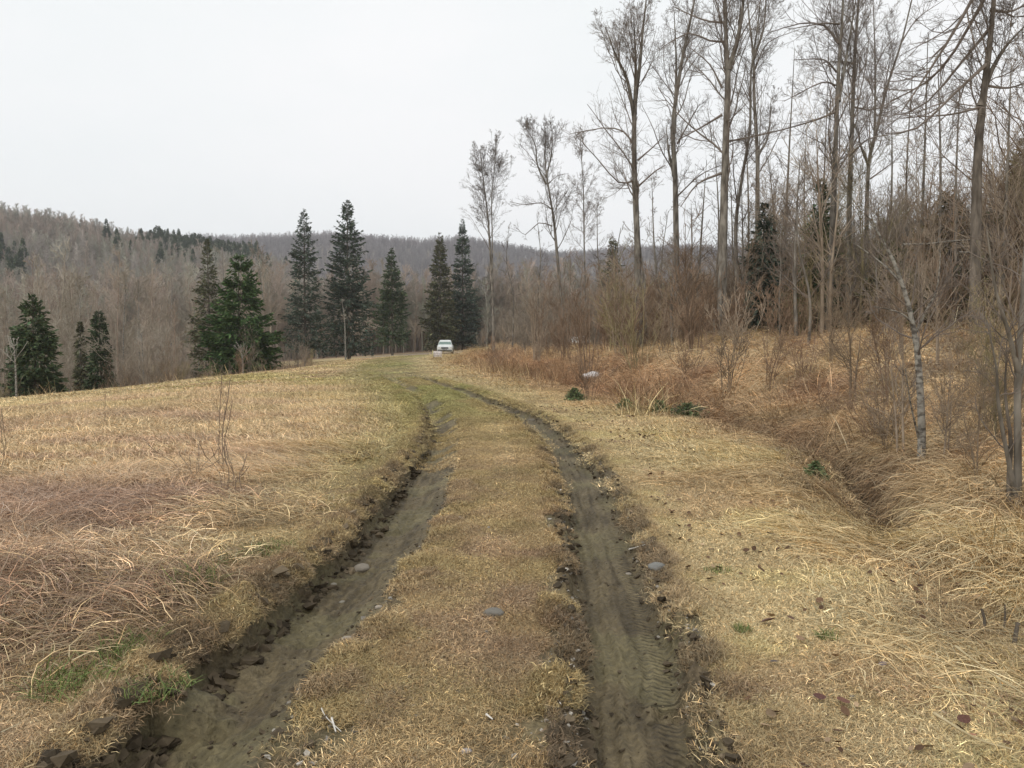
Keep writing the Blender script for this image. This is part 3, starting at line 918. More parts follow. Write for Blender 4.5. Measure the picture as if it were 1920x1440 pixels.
def crown_groups(stems, g, n1, len1, h0, levels=3, up1=0.30, ang1=(0.5, 1.1), den=(6, 5, 3), rmin=0.006, extra=None, spread=1.0):
    """branch polylines on the given stems; extra = list of limb polylines (pts, r)"""
    groups, L1 = [], []
    for (c, r), nb, ln, hh in zip(stems, n1, len1, h0):
        Pm, Rm = c[None], r[None]
        Lp = np.array([np.linalg.norm(np.diff(c, axis=0), axis=1).sum()])
        p, q, l = sprout(Pm, Rm, Lp, 0, g, hh, 0.985, ang1, up=up1, wig=0.16, npts=7, rf=0.34, rmin=rmin * 1.5, count=np.array([nb]),
                         absl=lambda t, par: ln * (1.08 - 0.75 * np.clip((t - hh) / (1 - hh), 0, 1)))
        L1.append((p, q, l))
    if extra:
        for pts, r in extra:
            c, rr = stem(pts, r, r * 0.3, 7)
            L1.append((c[None], rr[None], np.array([np.linalg.norm(np.diff(c, axis=0), axis=1).sum()])))
    Pm = np.concatenate([a[0] for a in L1]); Rm = np.concatenate([a[1] for a in L1]); Lp = np.concatenate([a[2] for a in L1])
    groups.append((Pm, Rm, 5))
    for lv in range(levels):
        npts = (5, 3, 2)[lv]
        Pm, Rm, Lp = sprout(Pm, Rm, Lp, den[lv], g, 0.12, 1.0, (0.45, 1.05), (0.3, 0.62), 0.45, up=(0.3, 0.2, 0.1)[lv], wig=(0.15, 0.18, 0.2)[lv], npts=npts, rmin=rmin * (1.0, 0.8, 0.6)[lv])
        groups.append((Pm, Rm, (4, 3, 3)[lv]))
    return groups

def make_tree(name, label, cat, group, base, stems, crown, bark_m, twig_m, stem_sides=9):
    """base Empty at the foot; trunk and crown meshes stored relative to it"""
    o = empty(name, base)
    tag(o, label, cat, group)
    b = np.array(base)
    V, Fq = tubes([(c[None] - b, r[None], stem_sides) for c, r in stems])
    link('trunk', np_mesh('trunk', V, Fq, bark_m, True), o)
    V, Fq = tubes([(p - b, r, k) for p, r, k in crown])
    link('crown', np_mesh('crown', V, Fq, twig_m, False), o)
    return o

def foot(px, Y):
    x = (px - 960) / F * Y
    return np.array([x, Y, H1(x, Y) - 0.05])

# big bare trees on the right: name, depth, base width (px), base px, trunk pixels, further stems, limbs, twig settings
BIG = [
 dict(l='bare tree with long arched limb reaching out over the brush', Y=30, w=25, b=1200, t=[(1197, 560), (1195, 450), (1190, 330), (1190, 210), (1200, 120), (1206, 50), (1214, -20)],
      s=[[(1190, 225), (1176, 150), (1155, 105), (1135, 50)], [(1190, 215), (1192, 120), (1188, 30)]],
      x=[([(1190, 275), (1168, 246), (1130, 240), (1066, 252)], .055), ([(1190, 338), (1160, 342), (1122, 300), (1084, 258)], .05), ([(1196, 300), (1225, 275), (1250, 250)], .05), ([(1196, 350), (1230, 320), (1248, 310)], .05)], n=(15, 9, 9), ln=(1.7, 1.4, 1.4), h=(.3, .2, .2)),
 dict(l='tall bare tree with broken snags halfway up its trunk', Y=33, w=22, b=1274, t=[(1270, 560), (1268, 450), (1266, 330), (1262, 235), (1276, 130), (1290, 60), (1304, -10), (1310, -60)],
      s=[[(1264, 250), (1268, 130), (1264, 20)], [(1264, 330), (1254, 285), (1249, 235)]],
      x=[([(1270, 270), (1300, 215), (1312, 195)], .05), ([(1268, 370), (1310, 330), (1350, 310)], .05), ([(1270, 150), (1258, 110)], .04)], n=(13, 9, 2), ln=(1.7, 1.5, .6), h=(.3, .2, .3)),
 dict(l='thickest bare trunk, grey brown, rising straight out of the brush', Y=27, w=33, b=1356, t=[(1354, 560), (1356, 450), (1360, 300), (1365, 150), (1362, 90), (1360, 0), (1358, -150)],
      s=[[(1366, 130), (1384, 70), (1396, -20), (1402, -120)]],
      x=[([(1362, 42), (1330, 40), (1300, 30), (1262, 12)], .06), ([(1362, 78), (1330, 76), (1290, 62), (1240, 90)], .06), ([(1354, 215), (1316, 238), (1272, 262)], .06), ([(1352, 325), (1308, 345), (1276, 388)], .06), ([(1354, 165), (1330, 120), (1292, 88)], .05), ([(1368, 265), (1400, 258), (1450, 246)], .05)], n=(20, 8), ln=(2.0, 1.6), h=(.34, .15)),
 dict(l='slim leaning tree close beside the thickest trunk', Y=29, w=14, b=1384, t=[(1382, 540), (1380, 420), (1392, 330), (1406, 240), (1408, 140), (1422, 40), (1430, -60)], s=[], x=[([(1384, 400), (1376, 330), (1374, 290)], .04)], n=(16,), ln=(1.4,), h=(.3,)),
 dict(l='slender forked bare tree behind the straight thick trunk', Y=34, w=17, b=1421, t=[(1421, 540), (1420, 400), (1420, 290), (1414, 180), (1413, 110), (1404, 30), (1398, -60)],
      s=[[(1413, 110), (1432, 50), (1438, -40)], [(1422, 290), (1440, 255), (1446, 185)]], x=[([(1416, 130), (1440, 80), (1500, 55)], .04)], n=(14, 7, 4), ln=(1.5, 1.2, .8), h=(.35, .2, .2)),
 dict(l='tall bare tree with horizontal limbs, one of a close pair', Y=26, w=24, b=1553, t=[(1556, 560), (1562, 400), (1566, 290), (1572, 140), (1580, 20), (1588, -150)], s=[[(1572, 190), (1590, 90), (1606, -10)]],
      x=[([(1572, 82), (1545, 48), (1500, 44), (1440, 62)], .055), ([(1574, 45), (1540, 44), (1480, 55)], .05), ([(1568, 135), (1545, 112), (1490, 112)], .045), ([(1566, 210), (1530, 225), (1460, 245), (1385, 264)], .05), ([(1566, 160), (1540, 155), (1470, 190)], .045)], n=(17, 7), ln=(1.9, 1.4), h=(.34, .2)),
 dict(l='smooth straight bare trunk, taller of a close pair', Y=27.5, w=21, b=1588, t=[(1590, 560), (1592, 400), (1597, 250), (1603, 100), (1610, 0), (1618, -150)], s=[],
      x=[([(1602, 60), (1590, 32), (1560, 20)], .045), ([(1602, 120), (1580, 115), (1540, 118)], .045), ([(1596, 290), (1630, 260), (1690, 250)], .05), ([(1598, 200), (1640, 205), (1700, 175)], .045)], n=(18,), ln=(1.7,), h=(.36,)),
 dict(l='bare tree leaning and forking towards the upper edge of the wood', Y=31, w=15, b=1624, t=[(1626, 540), (1625, 400), (1630, 300), (1645, 240), (1664, 160), (1690, 80), (1712, -10), (1740, -120)],
      s=[[(1640, 260), (1641, 170), (1640, 80), (1636, -20)], [(1628, 310), (1614, 275), (1610, 250)]], x=[([(1632, 335), (1660, 315), (1690, 292)], .045), ([(1690, 80), (1720, 35), (1770, 0)], .04), ([(1640, 130), (1660, 90), (1685, 65)], .035)], n=(13, 10, 3), ln=(1.6, 1.5, .7), h=(.35, .25, .2)),
 dict(l='thick dark tree with heavy limbs sweeping down over the birch', Y=17, w=38, b=1830, t=[(1828, 560), (1830, 400), (1834, 280), (1845, 170), (1858, 60), (1868, -60), (1880, -200)],
      s=[[(1838, 200), (1856, 140), (1884, 90), (1920, 50)]],
      x=[([(1872, -90), (1800, 40), (1744, 130), (1690, 210)], .06), ([(1866, -40), (1790, 95), (1735, 155), (1668, 190)], .055), ([(1858, 50), (1800, 120), (1740, 190), (1690, 215)], .05), ([(1850, 120), (1790, 175), (1720, 240), (1660, 250)], .05), ([(1842, 200), (1780, 215), (1700, 220)], .04), ([(1846, 160), (1890, 165), (1940, 150)], .045), ([(1860, 20), (1900, 20), (1950, -10)], .05)], n=(10, 5), ln=(1.1, .9), h=(.42, .2), den=(12, 6, 4)),
 dict(l='smaller bare tree with one crooked low limb beyond the brush', Y=48, w=12, b=1060, t=[(1052, 560), (1044, 470), (1038, 410), (1030, 360), (1022, 300), (1024, 240)],
      s=[[(1024, 345), (1008, 310), (1003, 270), (985, 240)], [(1024, 330), (1034, 290), (1036, 240)]], x=[([(1034, 392), (1015, 380), (985, 384), (956, 378)], .05), ([(1036, 424), (1010, 418), (985, 440), (970, 428)], .05), ([(1028, 345), (1045, 330), (1066, 325)], .04), ([(1026, 335), (1000, 300), (975, 270)], .04)], n=(16, 8, 8), ln=(1.7, 1.4, 1.3), h=(.3, .2, .2)),
 dict(l='thin bare tree with broom shaped crown at the brush end, with twin stem', Y=58, w=9, b=926, t=[(924, 560), (918, 450), (913, 390), (905, 330), (900, 280)], s=[[(924, 560), (923, 450), (922, 370), (928, 310), (930, 270)]],
      x=[], n=(22, 22), ln=(1.5, 1.5), h=(.35, .35)),
 dict(l='very thin pole tree between the crooked tree and the arched one', Y=56, w=6, b=1098, t=[(1097, 540), (1095, 440), (1094, 360), (1090, 290), (1088, 258)], s=[], x=[], n=(24,), ln=(1.3,), h=(.3,)),
]
for k, T in enumerate(BIG):
    g = np.random.default_rng(900 + k)
    Y = T['Y']
    b = foot(T['b'], Y)
    r0 = T['w'] / F * Y * 0.31
    def lift(pix, jitter=0.0):
        return [P(px, py, Y + jitter * (i / max(1, len(pix) - 1))) for i, (px, py) in enumerate(pix)]
    stems = [stem([b] + lift(T['t']), r0, max(0.012, r0 * 0.12), 26)]
    for s_ in T['s']:
        stems.append(stem(lift(s_, g.uniform(-1.2, 1.2)), r0 * 0.5, 0.012, 14))
    extra = [(lift(pts, g.uniform(-1.5, 1.5)), rr * .72) for pts, rr in T['x']]
    cr = crown_groups(stems, g, [int(1.5 * q) for q in T['n']], [q * 1.6 for q in T['ln']], T['h'], 3, den=T.get('den', (8, 6, 4)), rmin=0.0042 if Y < 40 else 0.006, extra=extra, ang1=(0.3, 0.8), up1=.42)
    make_tree('bare_tree', T['l'], 'tree', 'big bare trees standing in the brush', b, stems, cr, M_BARKD if k in (8,) else M_BARK, M_TWIG)

MARKS = [(65, 36, 'the nearest dense spruce'), (188, 46, 'the two little spruces'), (393, 60, 'the ragged olive spruce'), (452, 54, 'the bright green spruce'), (574, 76, 'the thin tall spruce'), (655, 80, 'the tallest spruce'), (736, 98, 'the lane spruce'), (835, 89, 'the white car'),
         (924, 58, 'the twin broom tree'), (1060, 48, 'the crooked limb tree'), (1200, 30, 'the arched limb tree'), (1274, 33, 'the snag tree'), (1356, 27, 'the thickest trunk'), (1421, 34, 'the forked tree'), (1570, 27, 'the close tree pair'), (1624, 31, 'the leaning forked tree'), (1727, 9.3, 'the birch'), (1830, 17, 'the thick dark tree'), (1905, 7, 'the mottled young tree')]
def where(x, y):
    px = 960 + F * x / y
    mx, my, nm = min(MARKS, key=lambda q: abs(q[0] - px))
    d = px - mx
    return (('far left of ' if d < -45 else 'left of ' if d < -14 else 'far right of ' if d > 45 else 'right of ' if d > 14 else 'in front of ' if y < my else 'behind ') + nm)
# thinner pole trees between the big ones
POLES = [(905 + 27 * q_ + (q_ * 37) % 19, 21 + (q_ * 7) % 17, 4.5 + (q_ * 3) % 4, 330 + (q_ * 53) % 190, 905 + 27 * q_ + (q_ * 71) % 41 - 8) for q_ in range(36)] + [(1160, 44, 6, 480, 1150), (1235, 40, 7, 330, 1222), (1312, 38, 8, 300, 1325), (1345, 42, 7, 250, 1338), (1400, 40, 8, 200, 1396), (1452, 37, 8, 290, 1440), (1470, 36, 9, 90, 1490), (1494, 24, 9, 300, 1500),
         (1520, 40, 8, 240, 1512), (1660, 36, 9, 180, 1672), (1700, 33, 8, 120, 1712), (1724, 30, 10, 60, 1740), (1762, 28, 10, 100, 1758), (1792, 26, 10, 150, 1800), (1880, 20, 11, 120, 1896), (1290, 46, 6, 380, 1296),
         (1128, 50, 5, 380, 1120), (1010, 60, 4, 400, 1006), (960, 62, 4, 420, 955), (1915, 24, 12, 60, 1925), (1862, 26, 9, 280, 1850), (1540, 34, 8, 160, 1552), (1432, 44, 7, 160, 1428), (1378, 36, 7, 330, 1370)]
for k, (px, Y, w, top, tpx) in enumerate(POLES):
    g = np.random.default_rng(1000 + k)
    b = foot(px, Y)
    z_, m_ = terrain(np.array([b[0]]), np.array([b[1]]))
    if m_['tc'][0] < 5.5 or m_['du'][0] < 1.5 or (k < 36 and m_['side'][0] < 3.5):
        continue
    mid = (px + tpx) / 2 + g.uniform(-8, 8)
    pts = [b, P(px + g.uniform(-4, 4), 560, Y), P(mid, (560 + top) / 2, Y), P(tpx, top, Y)]
    r0 = w / F * Y * 0.5
    stems = [stem(pts, r0, 0.01, 18)]
    cr = crown_groups(stems, g, (18,), (1.5,), (.22,), 2, den=(5, 3, 3), rmin=0.0065, ang1=(0.5, 1.1))
    make_tree('pole_tree', f'{"straight" if abs(tpx - px) < 6 else "left leaning" if tpx < px else "right leaning"} {"tall" if top < 200 else "short" if top > 400 else "mid height"} thin pole tree, {where(b[0], b[1])}', 'tree', 'thin pole trees among the big bare trees', b, stems, cr, M_BARK, M_TWIG, 6)

# the birch in the ditch, the edge tree and young stems near it
g = np.random.default_rng(1100)
gb = ground_at(1727, 893); Y = gb[1]
b = gb - np.array([0, 0, 0.06])
W_ = lambda pix, j=0.0: [P(px, py, Y + j * i / max(1, len(pix) - 1)) for i, (px, py) in enumerate(pix)]
stems = [stem([b] + W_([(1728, 800), (1723, 700), (1717, 640), (1700, 560), (1676, 492), (1645, 435), (1622, 400)]), 8 / F * Y, 0.006, 26)]
for pts, r in (([(1718, 622), (1738, 580), (1757, 540), (1764, 470)], 2.6), ([(1714, 612), (1690, 588), (1640, 574)], 2.2), ([(1690, 530), (1655, 495), (1600, 455)], 2.4), ([(1722, 820), (1708, 760), (1697, 690)], 2.2)):
    stems.append(stem(W_(pts, g.uniform(-.4, .4)), r / F * Y, 0.004, 12))
cr = crown_groups(stems, g, (22, 7, 7, 6, 5), (.75, .5, .4, .45, .5), (.35, .2, .2, .2, .2), 2, den=(5, 3, 3), rmin=0.0022, ang1=(.5, 1.1))
make_tree('birch_tree', 'slender pale birch with mottled bark leaning out of the ditch', 'tree', None, b, stems, cr, M_BIRCH, M_TWIG)
gb = ground_at(1907, 985); Y = gb[1]; b = gb - np.array([0, 0, 0.06])
stems = [stem([b] + W_([(1908, 850), (1908, 700), (1915, 600), (1922, 480), (1935, 300)]), 8 / F * Y, 0.01, 20)]
for pts, r in (([(1905, 930), (1890, 860), (1872, 760), (1868, 690), (1850, 600)], 5), ([(1910, 700), (1890, 620), (1866, 540), (1850, 430)], 5), ([(1908, 740), (1930, 640)], 4)):
    stems.append(stem(W_(pts, g.uniform(-.4, .4)), r / F * Y, 0.004, 12))
cr = crown_groups(stems, g, (16, 8, 10, 4), (.8, .4, .5, .4), (.3, .2, .2, .2), 2, den=(5, 3, 3), rmin=0.0022)
make_tree('young_tree', 'grey mottled young tree on the near bank with tan fallen grass at its foot', 'tree', None, b, stems, cr, M_BARK, M_TWIG)
gb = ground_at(1893, 975); Y = gb[1]; b = gb - np.array([0, 0, 0.05])
stems = [stem([b] + W_([(1893, 880), (1895, 820), (1885, 740), (1888, 640)]), 6 / F * Y, 0.004, 12)]
cr = crown_groups(stems, g, (12,), (.4,), (.35,), 2, den=(3, 2, 2), rmin=0.002)
make_tree('young_tree', 'thin dark sapling stem directly beside the mottled young tree', 'tree', None, b, stems, cr, M_BARKD, M_TWIG, 6)

# ------------------------------------------------------------------ brush and saplings (shared shapes)
def bush_mesh(name, seed, h, nst, spread, mat, den=(7, 4), rmin=0.006, levels=2, r0=0.016, lf=(.22, .45)):
    g = np.random.default_rng(seed)
    Ps, Rs, Ls = [], [], []
    for k in range(nst):
        a = g.uniform(0, 2 * math.pi); s = spread * g.uniform(0.2, 1)
        hh = h * g.uniform(0.55, 1.0)
        pts = [np.array([0.12 * math.cos(a), 0.12 * math.sin(a), -0.1]), np.array([s * 0.4 * math.cos(a), s * .4 * math.sin(a), hh * .4]),
               np.array([s * .8 * math.cos(a + .3), s * .8 * math.sin(a + .3), hh * .75]), np.array([s * math.cos(a + .4), s * math.sin(a + .4), hh])]
        c, r = stem(pts, r0 * h / 3 * g.uniform(.6, 1.3), 0.004, 8)
        Ps.append(c); Rs.append(np.maximum(r, rmin)); Ls.append(hh)
    Pm, Rm, Lp = np.stack(Ps), np.stack(Rs), np.array(Ls)
    groups = [(Pm, Rm, 4)]
    for lv in range(levels):
        Pm, Rm, Lp = sprout(Pm, Rm, Lp, den[lv], g, 0.2, 1.0, (0.4, 1.0), lf, .45, up=.25, wig=.18, npts=(5, 4, 3)[lv], rmin=rmin * (1, .8, .7)[lv])
        groups.append((Pm, Rm, 3))
    V, Fq = tubes(groups)
    return np_mesh(name, V, Fq, mat)
BUSH = [bush_mesh('brush', 1200 + k, (2.6, 3.2, 3.8, 2.2, 4.4, 3.0)[k], (9, 8, 7, 11, 6, 9)[k], (1.1, 1.2, 1.1, 1.2, 1.0, 1.4)[k], M_BRUSH, (10, 5), rmin=0.0075) for k in range(6)]
YOUNG = [bush_mesh('sapling', 1230 + k, (5.5, 6.5, 7.5, 6.0)[k], (3, 3, 2, 3)[k], (.8, 1.0, .6, .9)[k], M_BRUSH, (17, 6, 3), rmin=0.006, lf=(.3, .6), levels=3, r0=0.022) for k in range(4)]
TINTS = [((1.02, .85, .74), 'rusty brown'), ((.92, .92, .66), 'olive brown'), ((1.15, 1.1, 1.05), 'greyish'), ((.98, .9, .8), 'dull brown'), ((.8, .68, .6), 'dark brown')]
def size_word(h):
    return 'low' if h < 1.9 else 'waist high' if h < 2.5 else 'tall' if h < 4.2 else 'towering'
def put(name, me, x, y, rz, sc, tintk, label, cat, group):
    o = bpy.data.objects.new(name, me)
    COL.objects.link(o)
    o.location = (x, y, H1(x, y) - 0.03)
    o.rotation_euler = (RNG.uniform(-.06, .06), RNG.uniform(-.06, .06), rz)
    o.scale = (sc, sc, sc * RNG.uniform(.9, 1.15))
    c = TINTS[tintk][0]
    o.color = (c[0], c[1], c[2], 1)
    if group:
        label = f'{size_word(sc * max(v.co.z for v in me.vertices[:64]))} {TINTS[tintk][1]} bare {name}, {where(x, y)}, {"far back" if y > 38 else "nearer row" if y < 27 else "middle row"}'
    tag(o, label, cat, group)
    return o
def bush_ok(x, y):
    z, m = terrain(np.array([x]), np.array([y]))
    return float(m['du'][0] if m['dd'][0] == abs(m['du'][0]) or m['du'][0] > 0 else m['du'][0]), float(m['side'][0]), float(m['tc'][0]), float(m['over'][0])
SPRUCES = [(65, 36, 118), (188, 46, 70), (28, 37, 36), (393, 60, 92), (452, 54, 128), (574, 76, 98), (655, 80, 112), (736, 98, 78), (826, 108, 84), (868, 112, 72), (1533, 28.5, 110), (1428, 31, 100), (1660, 28, 90), (1845, 25, 110), (1770, 29, 90), (1905, 26, 120)]
def clear_of_spruces(x, y):
    px = 960 + F * x / np.maximum(y, 1)
    ok = np.ones(np.shape(x))
    for sx_, sy_, sw_ in SPRUCES:
        ok = ok * (1 - (0.93 if sx_ < 1000 else .85) * ((np.abs(px - sx_) < sw_ * .5 + 6) & (y < sy_ + 1.5)))
    return ok * (1 - .9 * bag_view(x, y))
cnt = 0
for it in range(4000):
    if cnt >= 150:
        break
    a = RNG.uniform(-4, 36); rr = 15 + 34 * RNG.uniform() ** 1.1
    x, y = rr * math.sin(R(a)), rr * math.cos(R(a))
    du, sd_, tc, ov = bush_ok(x, y)
    lim = 0.4 if y > 22 and RNG.uniform() < 0.5 else 5.0
    if sd_ < lim or abs(tc) < 3.2 or y < 13 or (sd_ < 7.5 and x > 7 and y < 24) or (y < 30 and sd_ < 3 and RNG.uniform() < .8):
        continue
    k = cnt % 6
    tk = 0 if RNG.uniform() < (0.45 if x < 8 else 0.2) else int(RNG.integers(1, 5))
    put('shrub', BUSH[k], x, y, RNG.uniform(0, 6.28), RNG.uniform(.7, 1.15), tk, f'{TINTS[tk][1]} bare shrub in the thicket on the bank', 'shrub', f'{TINTS[tk][1]} shrubs in the thicket on the bank')
    cnt += 1
for cnt in range(58):
    px, y = RNG.uniform(880, 1350), RNG.uniform(23, 40)
    x = (px - 960) / F * y
    z, m = terrain(np.array([x]), np.array([y]))
    if abs(m['tc'][0]) < 4 or m['du'][0] < 1.0 or bag_view(np.array([x]), np.array([y]))[0]:
        continue
    tk = 0 if RNG.uniform() < .4 else int(RNG.integers(1, 5))
    put('shrub', BUSH[cnt % 6], x, y, RNG.uniform(0, 6.28), RNG.uniform(.65, 1.15), tk, f'{TINTS[tk][1]} bare shrub in the thicket around the arched tree', 'shrub', f'{TINTS[tk][1]} shrubs in the thicket on the bank')
cnt = 0
for it in range(4000):
    if cnt >= 130:
        break
    a = RNG.uniform(0, 37); rr = 22 + 34 * RNG.uniform()
    x, y = rr * math.sin(R(a)), rr * math.cos(R(a))
    du, sd_, tc, ov = bush_ok(x, y)
    if sd_ < 7 or (x / y < 0.12 and RNG.uniform() < .6) or RNG.uniform() > clear_of_spruces(np.array([x]), np.array([y]))[0] + .2:
        continue
    tk = int(RNG.integers(1, 5))
    put('sapling', YOUNG[cnt % 4], x, y, RNG.uniform(0, 6.28), RNG.uniform(.75, 1.15) * (1.12 if x / y > .30 else .72), tk, f'{TINTS[tk][1]} many twigged young tree behind the tawny bank', 'tree', f'{TINTS[tk][1]} young trees behind the bank')
    cnt += 1
def stuff_trees(name, protos, n, r0, r1, a0, a1, keep, smin, smax, label, cat, zo=-0.05, pal=((1, 1, 1),)):
    x, y = wedge(n, r0, r1, a0, a1)
    z, m = terrain(x, y)
    k = RNG.uniform(0, 1, n) < keep(x, y, m) * clear_of_spruces(x, y)
    x, y, z = x[k], y[k], z[k]
    pal = np.array(pal)
    q = np.clip(fbm(x * .012, y * .012, 3, 881) * 1.6 - .3 + RNG.normal(0, .16, len(x)), 0, .999)
    t = pal[(q * len(pal)).astype(int)] * np.exp(RNG.normal(0, .16, len(x)))[:, None]
    print(name, len(x))
    return scatter(name, protos, np.stack([x, y, z + zo], 1), RNG.uniform(0, 6.28, len(x)), RNG.uniform(-.05, .05, (len(x), 2)), RNG.uniform(smin, smax, len(x)), t, label, cat)
stuff_trees('thicket', BUSH, 2000, 46, 130, -6, 42, lambda x, y, m: (m['side'] > 2.0) * (x > -3 + 0.04 * (y - 46)) * (y < 86) + (y > 102) * (x > -12), .8, 1.4, 'dense mass of bare brown brush far behind the bank', 'undergrowth')
stuff_trees('thicket', YOUNG, 1500, 52, 150, 1, 44, lambda x, y, m: (m['side'] > 6.0) * np.where((y < 104) & (y > 86), 0, 1), .7, 1.15, 'dense mass of young bare trees far behind the bank', 'undergrowth')
stuff_trees('thicket', YOUNG, 420, 34, 60, 17, 46, lambda x, y, m: (m['side'] > 12.0) * 1.0, .6, 1.05, 'dense mass of bare saplings deep in the wood on the bank', 'undergrowth')
# single shrubs that stand out before the brush
for (px, py, k, sc, tk, lab) in [(1105, 752, 3, .62, 0, 'rusty many stemmed shrub above the white bag'), (1360, 752, 0, .75, 3, 'leafless shrub fanning out at the foot of the bank'), (930, 700, 3, .8, 0, 'reddish shrub beside the far end of the ditch'),
                                 (1290, 730, 5, .6, 4, 'dark low shrub behind the small green firs'), (1010, 690, 1, .6, 2, 'pale grey shrub on the rusty grass near the brow'), (1665, 870, 1, .42, 3, 'thin stemmed shrub rising from the ditch beside the birch'), (1800, 720, 0, .6, 3, 'bare shrub on top of the bank behind the birch'),
                                 (1860, 840, 1, .38, 2, 'small grey twiggy shrub on the near bank'), (1560, 800, 3, .4, 0, 'low rusty shrub on the ditch side before the birch'), (1440, 745, 2, .55, 4, 'dark shrub halfway up the tawny bank')]:
    p = ground_at(px, py)
    put('shrub', BUSH[k], p[0], p[1], RNG.uniform(0, 6.28), sc, tk, lab, 'shrub', None)
for (px, py, kind, sc, tk, lab) in [(1690, 885, 'y', .30, 2, 'grey sapling stems standing in the ditch just before the birch'), (1640, 850, 'b', .40, 0, 'rusty twiggy shrub on the ditch rim left of the birch'), (1598, 775, 'y', .34, 3, 'thin brown sapling on the bank left of the birch'), (1505, 735, 'b', .5, 0, 'rusty shrub low on the tawny bank'),
                                   (1758, 715, 'y', .36, 2, 'grey sapling on the bank just right of the birch'), (1782, 815, 'b', .36, 3, 'brown shrub on the bank between the birch and the mottled tree'), (1868, 860, 'y', .27, 1, 'olive sapling leaning beside the mottled young tree'), (1560, 700, 'y', .42, 3, 'brown sapling at the top of the bank under the close tree pair'), (1650, 720, 'b', .6, 4, 'dark shrub on the bank top behind the birch'), (1690, 690, 'y', .45, 2, 'tall grey sapling on the bank top behind the birch'),
                                   (1835, 930, 'y', .26, 3, 'slim brown sapling on the near bank before the mottled young tree'), (1770, 890, 'y', .22, 2, 'small grey sapling on the near bank right of the ditch'), (1915, 800, 'y', .36, 4, 'dark sapling on the bank behind the mottled young tree'), (1840, 770, 'y', .36, 1, 'olive sapling between the birch and the mottled young tree'), (1665, 790, 'y', .34, 0, 'rusty sapling leaning over the ditch behind the birch')]:
    p = ground_at(px, py)
    k = int(px) % 4
    put('sapling' if kind == 'y' else 'shrub', YOUNG[k] if kind == 'y' else BUSH[k], p[0], p[1], RNG.uniform(0, 6.28), sc, tk, lab, 'sapling' if kind == 'y' else 'shrub', None)
M_SAP = simple_mat('sapling_bark', (0.17, 0.125, 0.09), (0.28, 0.215, 0.155), scale=6)
for (px, py, h, n, sp, den, lab) in [(415, 885, 1.25, 3, .22, (6, 2), 'knee high bare sapling with three stems in the hay field'), (198, 798, 1.05, 1, .08, (5, 2), 'single thin sapling stem far out in the hay field'),
                                     (15, 890, .9, 2, .12, (5, 2), 'thin stalk sapling at the outer edge of the hay field'), (440, 925, .55, 9, .5, (4, 2), 'low dark bramble clump arching over the hay'), (355, 905, .42, 7, .55, (4, 2), 'low bramble with one arched cane lying over the hay')]:
    p = ground_at(px, py)
    o = link('sapling' if 'sapling' in lab else 'bramble', bush_mesh('sapling_stems', int(px), h, n, sp, M_SAP, den, rmin=0.0018, r0=0.011), None)
    o.location = p
    tag(o, lab, 'sapling' if 'sapling' in lab else 'bramble')

